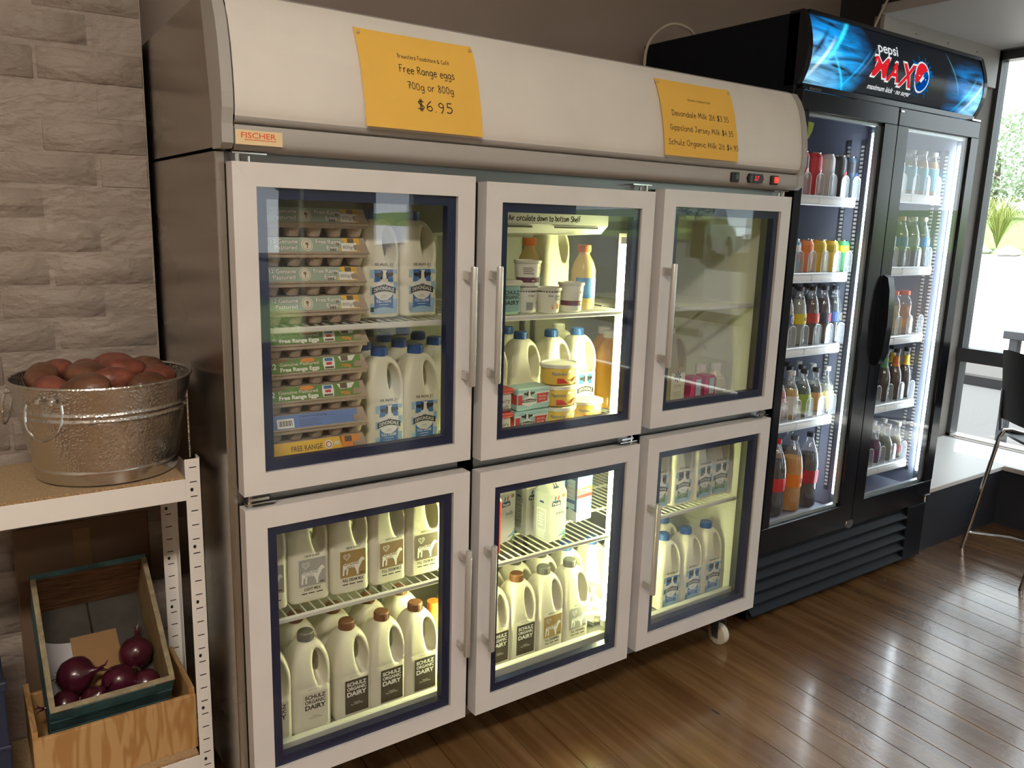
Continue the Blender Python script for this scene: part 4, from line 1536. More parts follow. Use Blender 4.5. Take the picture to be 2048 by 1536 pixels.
MB().lathe([(0, 0), (.030, 0), (.033, .006), (.033, .15), (.025, .175), (.016, .19), (.016, .205)], M_oj, 22).build('bottle_body', T)
MB().lathe([(.019, .2), (.019, .22), (0, .221)], M_caporange, 18).build('cap', T)

# butter
P_mint = mat('print_mint', (.45, .68, .66), .45)
for i in range(2):
    T = thing('butter_block', ['wrapped salted butter block, lower of two', 'wrapped salted butter block, upper of two'][i] + ' beside margarine tubs', 'butter',
              (.852 + .003 * i, .150, SH['s2'] + .0022 + i * .0655), -.03 + .05 * i, 'salted butter blocks')
    MB().box(-.058, .058, -.034, .034, 0, .064, P_mint, .004).build('wrapper', T)
    m = MB()
    fy = lambda k: (lambda x, z: (x, -.0344 - .00015 * k, z))
    rect(m, -.056, .056, .018, .026, P_white, fy(0)); rect(m, -.056, .056, .046, .051, P_white, fy(0))
    rect(m, -.057, -.042, .018, .046, P_red, fy(1))
    blob(m, [(.010, .018), (.050, .022), (.046, .032), (.052, .046), (.010, .046)], P_red, fy(1))
    m.text('SALTED', .030, .035, .005, P_white, fy(2), w=.026); m.text('BUTTER', .030, .026, .005, P_white, fy(2), w=.024)
    disc(m, -.018, .026, .022, .014, P_white, fy(1))
    cow_head(m, -.018, .042, .016, fy(3))
    blob(m, [(-.042, .024), (.006, .024), (.006, .031), (-.018, .034), (-.042, .031)], P_black, fy(8))
    m.text('DEVONDALE', -.018, .0258, .0045, P_white, fy(9), w=.042, bold=.02)
    m.add([(-.0584, -.030, .018), (-.0584, .030, .018), (-.0584, .030, .046), (-.0584, -.030, .046)], [(3, 2, 1, 0)], P_red)
    m.build('printed_label', T, smooth=False)
for i in range(2):
    T = thing('spread_tub', 'white dairy spread tub with red lid, %s of two beside butter' % ['lower', 'upper'][i], 'tub', (.738, .150, SH['s2'] + .0022 + i * .068), 0, 'red lidded spread tubs')
    MB().box(-.045, .045, -.035, .035, 0, .056, M_tubwhite, .010).build('tub', T)
    MB().box(-.049, .049, -.039, .039, .052, .067, M_redlid, .006).build('lid', T)
    m = MB()
    m.text('dairy', .014, .028, .012, P_umber, lambda x, z: (x, -.0355, z), w=.04); m.text('soft', .016, .010, .012, P_umber, lambda x, z: (x, -.0355, z), w=.03)
    m.build('printed_label', T, smooth=False)


def marg(label, x, y, z, lidm=M_lid):
    T = thing('margarine_tub', label, 'tub', (x, y, z), .1, 'yellow margarine tubs')
    MB().lathe([(0, 0), (.050, 0), (.053, .003), (.058, .054), (.057, .056)], M_marg, 32, sy=.82).build('tub', T)
    MB().lathe([(.059, .050), (.062, .051), (.062, .060), (.056, .062), (.053, .058), (0, .058)], M_tubwhite, 32, sy=.82).build('lid', T)
    m = MB()
    def on(ang, z): return (.0575 * math.sin(ang), -.0575 * .82 * math.cos(ang) - .001, z)
    for s, a in (('MeadowLea', .62), ('MeadowLea', -.62)):
        m.text(s, 0, .030, .010, P_blue, lambda x, q, a=a: on(a + x / .057, q), w=.048, bold=.0)
    m.add([on(-.75, .006), on(-.1, .006), on(-.4, .020), on(-.75, .022)], [(0, 1, 2, 3)], P_red)
    m.add([on(.1, .006), on(.75, .006), on(.75, .022), on(.4, .020)], [(0, 1, 2, 3)], P_red)
    disc(m, 0, .040, .007, .005, P_white, lambda x, q: on(x / .057, q), 10)
    m.build('printed_label', T, smooth=False)


for i in range(3):
    marg('yellow margarine tub, %s of the stack of three' % ['bottom', 'middle', 'top'][i], .972, .155, SH['s2'] + .0022 + i * .0635)
marg('yellow margarine tub standing alone below the tube lamp', 1.098, .178, SH['s2'] + .0022)

# gable-top milk cartons
P_carton = mat('carton_white_board', (.70, .71, .72), .5)
P_cartonside = mat('carton_grey_side', (.42, .45, .48), .5)
P_zblue = mat('print_zymil_blue', (.16, .36, .55), .5)
P_navy = mat('print_navy', (.02, .05, .16), .5)
P_paleblue = mat('print_pale_blue', (.55, .68, .78), .5)


def gable(kind):
    T = thing('milk_carton', '', 'carton')
    w, h, g = .035, .150, .040
    side = P_cartonside if kind == 'pauls' else P_navy
    front = P_carton if kind == 'pauls' else P_zblue
    mb = MB()
    mb.add([(-w, -w, 0), (w, -w, 0), (w, -w, h), (-w, -w, h)], [(0, 1, 2, 3)], front)
    mb.add([(w, w, 0), (-w, w, 0), (-w, w, h), (w, w, h)], [(0, 1, 2, 3)], front)
    mb.add([(-w, w, 0), (-w, -w, 0), (-w, -w, h), (-w, w, h)], [(0, 1, 2, 3)], side)
    mb.add([(w, -w, 0), (w, w, 0), (w, w, h), (w, -w, h)], [(0, 1, 2, 3)], side)
    mb.add([(-w, -w, 0), (w, -w, 0), (w, w, 0), (-w, w, 0)], [(3, 2, 1, 0)], front)
    t = .0025
    mb.add([(-w, -w, h), (w, -w, h), (w, -t, h + g), (-w, -t, h + g)], [(0, 1, 2, 3)], front)
    mb.add([(w, w, h), (-w, w, h), (-w, t, h + g), (w, t, h + g)], [(0, 1, 2, 3)], front)
    mb.add([(-w, w, h), (-w, -w, h), (-w + .012, -t, h + g * .9), (-w + .012, t, h + g * .9)], [(0, 1, 2, 3)], side)
    mb.add([(w, -w, h), (w, w, h), (w - .012, t, h + g * .9), (w - .012, -t, h + g * .9)], [(0, 1, 2, 3)], side)
    mb.build('carton_body', T, smooth=False)
    MB().box(-w, w, -t, t, h + g, h + g + .014, front).build('top_seal', T, smooth=False)
    m = MB()
    f = lambda k: (lambda x, z: (x, -w - .0004 - .00015 * k, z))
    s_ = lambda k: (lambda y, z: (-w - .0004 - .00015 * k, -y, z))
    if kind == 'pauls':
        blob(m, [(-.026, .112), (.012, .112), (.012, .120), (.008, .128), (-.022, .128), (-.026, .122)], P_navy, f(0))
        m.text('Pauls', -.007, .115, .008, P_white, f(1), w=.030, bold=.03)
        blob(m, [(-.016, .130), (-.010, .130), (-.008, .142), (-.014, .142)], P_blue, f(0)); blob(m, [(-.004, .130), (.002, .130), (.005, .142), (-.001, .142)], P_red, f(0))
        m.text('milk', .010, .082, .013, P_navy, f(0), w=.034, bold=.0)
        m.text('full cream', .008, .074, .004, P_grey, f(0), w=.032)
        blob(m, [(.0, .012), (.034, .012), (.034, .034), (.020, .020)], P_zblue, f(0)); blob(m, [(.016, .0), (.034, .0), (.034, .018)], P_eggreen, f(1))
        disc(m, .022, .140, .007, .006, P_gold, f(0), 12)
        gz = lambda x, z: (x, -w + (z - h) / g * (w - t) - .0006, z)
        for a in (-.007, .003):
            blob(m, [(a, .168), (a + .004, .168), (a + .004, .176), (a, .176)], P_navy, gz)
        blob(m, [(-.012, .163), (.012, .163), (.009, .168), (-.009, .168)], P_navy, gz)
        rect(m, -.020, .020, .030, .100, P_carton, s_(0)); rect(m, -.017, .017, .034, .096, P_cartonside, s_(1))
        for i in range(5):
            rect(m, -.020, .018 - .004 * (i % 2), .008 + i * .0045, .0095 + i * .0045, P_carton, s_(0))
            rect(m, -.012, .010 - .005 * (i % 2), .046 + i * .009, .050 + i * .009, P_carton, s_(2))
        blob(m, [(-.010, .118), (.010, .118), (.008, .124), (-.008, .124)], P_navy, s_(0))
    else:
        rect(m, -w, w, .092, .112, P_orange, f(0)); m.text('ZYMIL', 0, .095, .013, P_white, f(1), w=.056, bold=.03)
        rect(m, -w, w, .078, .090, P_red, f(0))
        blob(m, [(-w, 0), (w, 0), (w, .030), (.01, .014), (-.01, .046), (-w, .026)], P_carton, f(0))
        rect(m, -.026, .026, .070, .138, P_paleblue, s_(0)); rect(m, -.026, .026, .040, .058, P_paleblue, s_(0))
        blob(m, [(-w, 0), (w, 0), (w, .032), (.004, .040), (-w, .014)], P_carton, s_(0))
        for i in range(4):
            rect(m, -.022, .020 - .006 * (i % 2), .076 + i * .015, .079 + i * .015, P_cartonside, s_(1))
    m.build('printed_label', T, smooth=False)
    return T


GP = {k: Proto(gable, k) for k in ('pauls', 'zymil')}
zc = SH['s1'] + .0022
GP['pauls'].put((.968, .165, zc), .10, 'white gable top milk carton at the front of its shelf', 'gable top milk cartons')
GP['pauls'].put((.940, .245, zc), .10, 'white gable top milk carton just behind the front one', 'gable top milk cartons')
GP['pauls'].put((.826, .235, zc), .25, 'white gable top milk carton at left of the two pale ones', 'gable top milk cartons')
for i, (x, y) in enumerate(((1.062, .290), (1.148, .255), (1.05, .385), (.86, .36))):
    GP['zymil'].put((x, y, zc), .12, 'blue gable top carton with orange band, %s' % ['left of the lamp pair', 'nearest the tube lamp', 'at the back', 'behind the white cartons'][i], 'blue milk cartons')
T = thing('red_carton', 'narrow red carton at left edge of the lower middle door shelf', 'carton', (.738, .165, zc), 0)
MB().box(-.03, .03, -.03, .03, 0, .16, mat('red_board', (.55, .04, .03), .45), .003).build('carton_body', T, smooth=False)
MB().prism([(-.03, .16), (.03, .16), (0, .19)], -.03, .03, M_white, 'yz').build('gable_top', T, smooth=False)

# bag beside the lamp
T = thing('plastic_bag', 'crumpled white plastic bag on the fridge floor under the lamp', 'bag', (1.170, .178, F0 + .001), 0)
bgm = MB()
_rg = random.Random(5)
_ph = [_rg.uniform(0, 6) for _ in range(8)]
def bagf(u, v):
    a = 2 * PI * u; b = PI * v
    r = .042 + .007 * math.sin(5 * a + _ph[0] + 3 * b) + .006 * math.sin(9 * a + _ph[1]) * math.sin(4 * b) + .005 * math.sin(13 * b + _ph[2] + 2 * a)
    return (r * math.sin(b) * math.cos(a), r * .8 * math.sin(b) * math.sin(a), max(0, .055 - .055 * math.cos(b) * (1 + .1 * math.sin(3 * a))))
bgm.grid(bagf, 36, 20, milky('bag_film', (.75, .75, .68), .4, .3))
bgm.build('bag_body', T)
MB().lathe([(.012, .105), (.006, .118), (.016, .140), (.012, .141)], MATS['bag_film'], 12).build('bag_neck', T)

# right section, middle shelf
z = SH['s2'] + .0022
T = thing('chai_bottle', 'tan drink bottle with cream label and dark flower, upper right door', 'bottle', (1.462, .195, z), 0)
_ch = bpy.data.objects.new('bottle_body', JUG.copy()); _ch.data.materials.clear(); _ch.data.materials.append(milky('chai_plastic', (.50, .40, .22), .3, .3)); COL.objects.link(_ch); _ch.parent = T
_c = bpy.data.objects.new('cap', CAPS['white']); COL.objects.link(_c); _c.parent = T
m = MB()
f = lambda k: (lambda x, q: (x + .004, YF - .0004 - .0001 * k, q))
rect(m, -.030, .034, .018, .104, P_cream, f(0))
for i in range(8):
    a = i * PI / 4
    blob(m, [(0, .092), (.012 * math.cos(a + .25), .092 + .012 * math.sin(a + .25)), (.019 * math.cos(a), .092 + .019 * math.sin(a)), (.012 * math.cos(a - .25), .092 + .012 * math.sin(a - .25))], P_choc, f(1))
m.text('CHAI', .002, .060, .010, P_gold, f(1), w=.034)
for i in range(3):
    rect(m, -.016, .018, .034 + i * .006, .0352 + i * .006, P_gold, f(1))
m.v = [(q[0], q[1], q[2] * ZS) for q in m.v]
m.build('front_label', T, smooth=False)
M_pinkp = mat('pink_pack', (.50, .04, .16), .35)
M_wrap = thin_glass('wrap_film', (.95, .95, .95), .10, .05)
for i in range(2):
    T = thing('pink_pack', 'pink sachet pack beside the tan bottle, %s of two' % ['left', 'right'][i], 'pack', (1.568 + .066 * i, .175, z), .05, 'pink packs')
    MB().box(-.029, .029, -.03, .03, 0, .092, M_pinkp, .008).build('pack_body', T)
    m = MB()
    rect(m, -.014, .012, .030, .085, P_paleblue, lambda x, q: (x, -.0306, q))
    rect(m, -.022, .022, .010, .022, P_white, lambda x, q: (x, -.0306, q))
    m.build('printed_label', T, smooth=False)
for i in range(2):
    T = thing('cream_bottle', 'short cream bottle with pale label, %s of two beside pink packs' % ['left', 'right'][i], 'bottle', (1.655 + .060 * i, .215 - .012 * i, z), 0, 'short cream bottles')
    MB().box(-.028, .028, -.028, .028, 0, .082, M_jug, .010).lathe([(.026, .08), (.018, .096), (.018, .100)], M_jug, 18).build('bottle_body', T)
    MB().lathe([(.021, .098), (.021, .120), (.019, .122), (0, .122)], M_capwhite, 18).build('cap', T)
    m = MB()
    rect(m, -.024, .024, .010, .070, P_cream, lambda x, q: (x, -.0286, q))
    for j in range(9):
        rect(m, -.018 + j * .0042, -.016 + j * .0042, .016, .036, P_black if i else P_grey, lambda x, q: (x, -.0290, q))
    m.build('printed_label', T, smooth=False)
T = thing('white_carton', 'white dairy carton stored at the back of the top left shelf', 'carton', (.60, .45, T3), .1)
MB().box(-.06, .06, -.05, .05, 0, .10, P_carton, .003).build('carton_body', T, smooth=False)
MB().box(-.062, .062, -.052, .052, .095, .115, P_cartonside, .003).build('lid', T, smooth=False)
# ------------------------------------------------------------------ cola fridge
PO = (2.555, .50, 0)
M_pblack = mat('cooler_black', (.006, .008, .013), .5, spec=.18)
M_pblackgloss = mat('cooler_black_gloss', (.010, .012, .018), .18)
M_pliner = mat('cooler_liner', (.33, .37, .48), .45)
M_led2 = emission('cooler_led', (.82, .92, 1.0), 42.0)
M_prail = mat('price_rail', (.70, .74, .76), .3)
M_pslot = mat('slotted_rail', (.16, .19, .22), .35, .6)
M_slot = mat('slot_lit', (.90, .92, .92), .3)  # slots coloured pale to stand in for the light they catch
PF = thing('drinks_cooler', 'tall black two-door drinks cooler with lit cola sign', 'fridge', PO)


def ppart(mb, name, parent=None, **k):
    return mb.build(name, parent or PF, off=PO, **k)


PX0, PX1, PY0, PY1 = 1.945, 3.170, .155, .905
ppart(MB().box(PX0, PX0 + .02, PY0, PY1, .02, 2.225, M_pblack, .004), 'side_panel', smooth=False)
ppart(MB().box(PX1 - .02, PX1, PY0, PY1, .02, 2.225, M_pblack, .004), 'side_panel', smooth=False)
b = MB()
b.box(PX0 + .02, PX1 - .02, PY1 - .03, PY1, .02, 2.22, M_pblack)
b.box(PX0 + .02, PX1 - .02, PY0 + .02, PY1, 2.20, 2.225, M_pblack)
b.box(PX0 + .02, PX1 - .02, PY0 + .02, PY1 - .03, 1.96, 1.98, M_pliner)
ppart(b, 'cabinet_shell', smooth=False)
b = MB()
b.box(PX0 + .02, PX1 - .02, PY1 - .05, PY1 - .03, .35, 1.96, M_pliner)
b.box(PX0 + .02, PX0 + .035, PY0 + .02, PY1 - .05, .35, 1.96, M_pliner); b.box(PX1 - .035, PX1 - .02, PY0 + .02, PY1 - .05, .35, 1.96, M_pliner)
b.box(PX0 + .02, PX1 - .02, PY0 + .02, PY1 - .05, .33, .352, M_pliner)
ppart(b, 'inner_liner', smooth=False)
ppart(MB().box(2.515, 2.575, .165, .20, .33, 1.97, M_pblack, .003), 'centre_post', smooth=False)
ppart(MB().box(2.530, 2.545, .20, PY1 - .05, .355, 1.96, M_pliner), 'divider_panel', smooth=False)
# header sign
def sign_mat():
    m = bpy.data.materials.new('backlit_sign')
    m.use_nodes = True
    nt = m.node_tree
    nt.nodes.clear()
    L = nt.links.new
    out = nt.nodes.new('ShaderNodeOutputMaterial')
    tc = nt.nodes.new('ShaderNodeTexCoord')
    sep = nt.nodes.new('ShaderNodeSeparateXYZ')
    L(tc.outputs['Object'], sep.inputs[0])
    def val(x): return x
    def math_(op, a, b=None, c=None):
        n = nt.nodes.new('ShaderNodeMath'); n.operation = op
        for i, v in enumerate((a, b, c)):
            if v is None: continue
            if isinstance(v, (int, float)): n.inputs[i].default_value = v
            else: L(v, n.inputs[i])
        return n.outputs[0]
    x, z = sep.outputs['X'], sep.outputs['Z']
    def glow(cx, cz, rx, rz, p=2.0):
        dx = math_('DIVIDE', math_('SUBTRACT', x, cx), rx); dz = math_('DIVIDE', math_('SUBTRACT', z, cz), rz)
        d = math_('SQRT', math_('ADD', math_('MULTIPLY', dx, dx), math_('MULTIPLY', dz, dz)))
        return math_('POWER', math_('MAXIMUM', math_('SUBTRACT', 1.0, d), 0.0), p)
    def streak(a, px, pz, w, l0, l1):
        ca, sa = math.cos(math.radians(a)), math.sin(math.radians(a))
        u = math_('ADD', math_('MULTIPLY', math_('SUBTRACT', x, px), ca), math_('MULTIPLY', math_('SUBTRACT', z, pz), sa))
        v = math_('ADD', math_('MULTIPLY', math_('SUBTRACT', x, px), -sa), math_('MULTIPLY', math_('SUBTRACT', z, pz), ca))
        across = math_('MAXIMUM', math_('SUBTRACT', 1.0, math_('DIVIDE', math_('ABSOLUTE', v), w)), 0.0)
        mid, hl = (l0 + l1) / 2, (l1 - l0) / 2
        along = math_('MAXIMUM', math_('SUBTRACT', 1.0, math_('POWER', math_('DIVIDE', math_('ABSOLUTE', math_('SUBTRACT', u, mid)), hl), 2.0)), 0.0)
        return math_('MULTIPLY', across, along)
    nz = nt.nodes.new('ShaderNodeTexNoise'); nz.inputs['Scale'].default_value = 9; nz.inputs['Detail'].default_value = 5; nz.inputs['Distortion'].default_value = .8
    mpn = nt.nodes.new('ShaderNodeMapping'); mpn.inputs['Rotation'].default_value = (0, math.radians(42), 0); mpn.inputs['Scale'].default_value = (.5, 1, 3.2)
    L(tc.outputs['Object'], mpn.inputs['Vector']); L(mpn.outputs[0], nz.inputs['Vector'])
    nn = math_('MAXIMUM', math_('MULTIPLY', math_('SUBTRACT', nz.outputs['Fac'], .30), 2.6), 0.0)
    def N(f): return math_('MULTIPLY', f, nn)
    layers = [((.0, .24, .75), N(glow(-.47, 2.12, .26, .17, 1.0)), 1.5), ((.0, .42, .85), N(glow(-.46, 2.07, .20, .17, 1.0)), 1.3), ((.45, .72, .74), N(glow(-.56, 2.03, .19, .15, 1.0)), 1.2),
              ((.05, .75, .85), streak(46, -.43, 2.145, .014, -.12, .16), .9), ((.80, .85, .80), streak(46, -.52, 2.08, .012, -.10, .12), .7),
              ((.0, .60, .85), streak(-46, -.40, 2.045, .008, -.09, .09), .8), ((.0, .40, .8), streak(44, -.33, 2.05, .007, -.10, .14), .6), ((.10, .20, .28), streak(44, -.25, 2.10, .006, -.10, .12), .5),
              ((.0, .26, .75), N(glow(.50, 2.075, .22, .13, 1.0)), 1.6), ((.35, .65, .70), N(glow(.56, 2.04, .14, .11, 1.0)), 1.2), ((.7, .80, .78), streak(46, .53, 2.06, .010, -.10, .12), .7),
              ((.0, .55, .85), streak(46, .47, 2.065, .008, -.1, .1), .7), ((.1, .40, .50), streak(-58, .36, 2.13, .006, -.10, .10), .6)]
    col = None
    for c, f, k in layers:
        s = nt.nodes.new('ShaderNodeVectorMath'); s.operation = 'SCALE'
        s.inputs[0].default_value = [q * k for q in c]
        L(f, s.inputs['Scale'])
        if col is None: col = s.outputs[0]
        else:
            a = nt.nodes.new('ShaderNodeVectorMath'); a.operation = 'ADD'
            L(col, a.inputs[0]); L(s.outputs[0], a.inputs[1]); col = a.outputs[0]
    dk = math_('SUBTRACT', 1.0, math_('MULTIPLY', streak(46, -.555, 2.105, .014, -.06, .12), .95))
    s = nt.nodes.new('ShaderNodeVectorMath'); s.operation = 'SCALE'
    L(col, s.inputs[0]); L(dk, s.inputs['Scale'])
    a = nt.nodes.new('ShaderNodeVectorMath'); a.operation = 'ADD'; a.inputs[1].default_value = (.008, .010, .013)
    L(s.outputs[0], a.inputs[0])
    e = nt.nodes.new('ShaderNodeEmission'); e.inputs[1].default_value = 1.25
    L(a.outputs[0], e.inputs[0])
    g = nt.nodes.new('ShaderNodeBsdfGlossy'); g.inputs['Roughness'].default_value = .25; g.inputs[0].default_value = (.04, .04, .04, 1)
    ad = nt.nodes.new('ShaderNodeAddShader'); L(e.outputs[0], ad.inputs[0]); L(g.outputs[0], ad.inputs[1])
    L(ad.outputs[0], out.inputs[0])
    return m


def sgy(z):      # bulging sign profile
    t = (z - 1.995) / .225
    return .150 - .034 * math.sin(PI * min(max(t, 0), 1)) ** .8 * (1.1 - .35 * t)


M_sign = sign_mat()
s = MB().grid(lambda u, v: (PX0 + .025 + (PX1 - PX0 - .05) * u, sgy(1.995 + .225 * v), 1.995 + .225 * v), 2, 14, M_sign)
SG = ppart(s, 'sign_panel', angle=60)
hc = MB()
for x0, x1 in ((PX0, PX0 + .025), (PX1 - .025, PX1)):
    hc.prism([(sgy(1.99 + .235 * i / 12) - .004, 1.99 + .24 * i / 12) for i in range(13)] + [(.20, 2.23), (.20, 1.99)], x0, x1, M_pblackgloss, 'yz')
hc.box(PX0 + .025, PX1 - .025, .140, .20, 2.219, 2.232, M_pblackgloss); hc.box(PX0 + .025, PX1 - .025, .138, .20, 1.978, 1.996, M_pblackgloss)
ppart(hc, 'sign_frame', smooth=False)
E_white = emission('sign_white', (.9, .93, .95), .85)
E_red = emission('sign_red', (.80, .02, .03), .9)
E_blue = emission('sign_blue', (.0, .06, .34), 1.0)
E_splash = emission('sign_splash', (.0, .13, .45), .8)
lt = MB()
sm = lambda k: (lambda x, z: (x, sgy(z) - .0012 - .0004 * k, z))
lt.text('pepsi', 2.432, 2.148, .036, E_white, sm(2), w=.130, bold=.012)
for ch, x, z, w, hh in (('M', 2.378, 2.064, .092, .066), ('A', 2.470, 2.058, .084, .064), ('X', 2.556, 2.050, .092, .078)):
    lt.text(ch, x, z - .003, hh + .007, E_white, sm(1), w=w + .014, bold=.055, shear=.26)
    lt.text(ch, x, z, hh, E_red, sm(3), w=w, bold=.03, shear=.26)
lt.text('maximum kick · no sugar', 2.476, 2.019, .0165, E_white, sm(2), w=.285, bold=.018)
rs = random.Random(11)
sp_ = []
for i in range(44):
    a = 2 * PI * i / 44
    r = (.078 if i % 2 else .056) * rs.uniform(.8, 1.25)
    sp_.append((2.668 + r * math.cos(a), 2.096 + r * .9 * math.sin(a)))
cx, cz = 2.664, 2.094
lt.add([sm(0)(cx, cz)] + [sm(0)(*p) for p in sp_], [(0, i + 1, (i + 1) % 44 + 1) for i in range(44)], E_splash)
disc(lt, cx, cz, .052, .057, E_white, sm(2), 32)
def seg(a0, a1, r0, m, k, sag):
    P = [(cx + .046 * math.cos(math.radians(a0 + (a1 - a0) * i / 16)), cz + .051 * math.sin(math.radians(a0 + (a1 - a0) * i / 16))) for i in range(17)]
    p, q = P[-1], P[0]
    P += [(p[0] + (q[0] - p[0]) * t + sag[0] * math.sin(PI * t), p[1] + (q[1] - p[1]) * t + sag[1] * math.sin(2 * PI * t)) for t in [i / 10 for i in range(1, 10)]]
    c = (sum(p[0] for p in P) / len(P), sum(p[1] for p in P) / len(P))
    lt.add([sm(k)(*c)] + [sm(k)(*p) for p in P], [(0, i + 1, (i + 1) % len(P) + 1) for i in range(len(P))], m)
seg(30, 205, 1, E_red, 3, (0, -.008))
seg(225, 372, 1, E_blue, 3, (0, .006))
ppart(lt, 'sign_lettering', smooth=False)

# doors
for d, (x0, x1, g0, g1, nm) in enumerate(((PX0 + .004, 2.540, 1.990, 2.455, 'left'), (2.546, PX1 - .004, 2.618, 3.105, 'right'))):
    z0, z1, gz0, gz1 = .318, 1.972, .395, 1.905
    m = MB()
    m.box(x0, x1, .118, .150, z0, gz0, M_pblackgloss, .003); m.box(x0, x1, .118, .150, gz1, z1, M_pblackgloss, .003)
    m.box(x0, g0, .118, .150, gz0, gz1, M_pblackgloss); m.box(g1, x1, .118, .150, gz0, gz1, M_pblackgloss)
    D = ppart(m, 'cooler_door', smooth=False)
    D['label'] = nm + ' glass cooler door'
    ppart(MB().box(g0, g1, .126, .130, gz0, gz1, M_glass), 'glass_pane', D, smooth=False)
    ed = MB()
    M_edge = MATS.get('pane_edge') or mat('pane_edge', (.45, .50, .52), .3, .5)
    ed.box(g0, g1, .134, .150, gz0, gz0 + .012, M_edge); ed.box(g0, g1, .134, .150, gz1 - .012, gz1, M_edge)
    ed.box(g1 - .014, g1, .134, .150, gz0, gz1, M_edge); ed.box(g0, g0 + .012, .134, .150, gz0, gz1, M_edge)
    ppart(ed, 'pane_spacer', D, smooth=False)
h = MB()
P = [(2.585, .120, 1.34), (2.585, .098, 1.33), (2.585, .085, 1.28), (2.585, .078, 1.15), (2.585, .085, 1.03), (2.585, .098, .985), (2.585, .120, .975)]
vs = []; n = len(P)
for p in P:
    for dx, back in ((-.020, 0), (.020, 0), (.020, 1), (-.020, 1)):
        vs.append((p[0] + dx, .1185 if back else min(p[1], .117), p[2]))
h.add(vs, [(4 * i + k, 4 * i + (k + 1) % 4, 4 * i + 4 + (k + 1) % 4, 4 * i + 4 + k) for i in range(n - 1) for k in range(4)] + [(0, 3, 2, 1), (4 * n - 4, 4 * n - 3, 4 * n - 2, 4 * n - 1)], M_pblackgloss)
ppart(h, 'door_handle', D, angle=40)
# LED strips and slotted rails
for x in (2.478, 3.126):
    l = ppart(MB().lathe([(.0075, .43), (.0075, 1.875)], M_led2, 12, c=(x, .172, 0)), 'led_strip')
    ppart(MB().box(x + .008, x + .018, .160, .190, .38, 1.90, M_pslot), 'led_holder', smooth=False)
def slotted(x, y, s=1):
    a, b = sorted((x, x - s * .004))
    m = MB().box(a, b, y - .009, y + .009, .42, 1.86, M_pslot)
    a, b = sorted((x - s * .003, x - s * .0052))
    for i in range(90):
        m.box(a, b, y - .0065, y + .0065, .44 + i * .0156, .44 + i * .0156 + .0088, M_slot)
    ppart(m, 'slotted_rail', smooth=False)
for x, y, s in ((2.530, .243, 1), (2.530, .305, 1), (3.135, .226, 1), (3.135, .262, 1), (2.545, .30, -1), (1.98, .30, -1)):
    slotted(x, y, s)
# shelves with price rails and clear product stops
SHL = [1.632, 1.344, 1.058, .760]
SHR = [1.664, 1.362, 1.064, .764, .478]
SLX = [2.090, 2.170, 2.250, 2.332, 2.411, 2.486]
SRX = [2.728, 2.820, 2.914, 3.006, 3.092]
M_stopedge = mat('stop_edge', (.78, .83, .86), .25)
M_stop = thin_glass('stop_plate', (.95, .97, .97), .07, .05, .16, (.8, .85, .88))
stop = MB()
def rr(x, z): return (x, 0, z)
pts = [(-.024, 0), (-.024, .062)] + [(-.024 * math.cos(t), .062 + .022 * math.sin(t)) for t in [PI * i / 8 for i in range(1, 8)]] + [(.024, .062), (.024, 0)]
stop.prism(pts, 0, .002, M_stop, 'xz')
for i in range(len(pts) - 1):
    a, b = pts[i], pts[i + 1]
    stop.tube([(a[0], 0, a[1]), (b[0], 0, b[1])], .0017, M_stopedge, 5)
STOP = stop.mesh('product_stop', smooth=False)
for zs, (x0, x1), slots in ((SHL, (1.985, 2.478), SLX), (SHR, (2.612, 3.112), SRX)):
    for z in zs:
        m = MB()
        m.box(x0, x1, .225, .62, z - .008, z, M_prail, .002)
        S = ppart(m, 'cooler_shelf', smooth=False)
        pr_ = MB()
        pr_.box(x0, x1 - .012, .210, .225, z - .036, z + .002, M_prail, .004)
        pr_.box(x0 + .01, x1 - .03, .2085, .211, z - .026, z - .010, M_white, .001)
        pr_.box((x0 + x1) / 2 - .004, (x0 + x1) / 2 + .004, .2080, .211, z - .030, z - .004, M_prail)
        ppart(pr_, 'price_rail', S, smooth=False)
        for x in slots:
            o = bpy.data.objects.new('product_stop', STOP); COL.objects.link(o); o.parent = S
            o.location = (x - PO[0] - .004, .226 - PO[1], z)
# bottom rack behind the big bottles
ppart(MB().box(1.985, 2.46, .19, .60, .355, .372, M_pliner, .003), 'bottom_rack', smooth=False)
# grille and base
g = MB()
g.box(PX0, PX1, .150, .19, .02, .318, M_pblack)
g.box(PX0, PX1, .128, .150, .285, .316, M_pblackgloss, .003)
ppart(g, 'base_panel', smooth=False)
for i in range(5):
    z = .028 + i * .050
    ppart(MB().prism([(.150, z + .028), (.130, z + .006), (.130, z), (.150, z + .006)], PX0 + .01, 3.02, M_pblack, 'yz'), 'grille_slat', smooth=False)
ppart(MB().box(3.02, PX1, .132, .150, .02, .28, M_pblack, .003), 'grille_end', smooth=False)
bdg = MB()
bdg.lathe([(0, 0), (.026, 0), (.024, .003), (0, .0035)], M_steel_front, 22)
bdg.v = [(2.545 + p[0], .128 - p[2], .300 + p[1] * .85) for p in bdg.v]
ppart(bdg, 'round_badge', smooth=False)
dsp = MB().box(2.985, 3.05, .129, .133, .292, .310, M_black)
dsp.text('2.5', 3.018, .296, .010, emission('amber_digits', (.5, .45, .05), .5), lambda x, z: (x, .1285, z), w=.028)
ppart(dsp, 'temperature_display', smooth=False)
hb = MB().box(3.12, 3.165, .112, .150, .318, .326, M_chrome, .002).lathe([(.005, .29), (.005, .33)], M_chrome, 10, c=(3.14, .125, 0))
ppart(hb, 'hinge_bracket', smooth=False)
for x in (2.0, 3.12):
    for y in (.20, .86):
        ppart(MB().lathe([(.018, 0), (.020, .004), (.012, .012), (.012, .03)], M_black, 12, c=(x, y, 0)), 'foot')
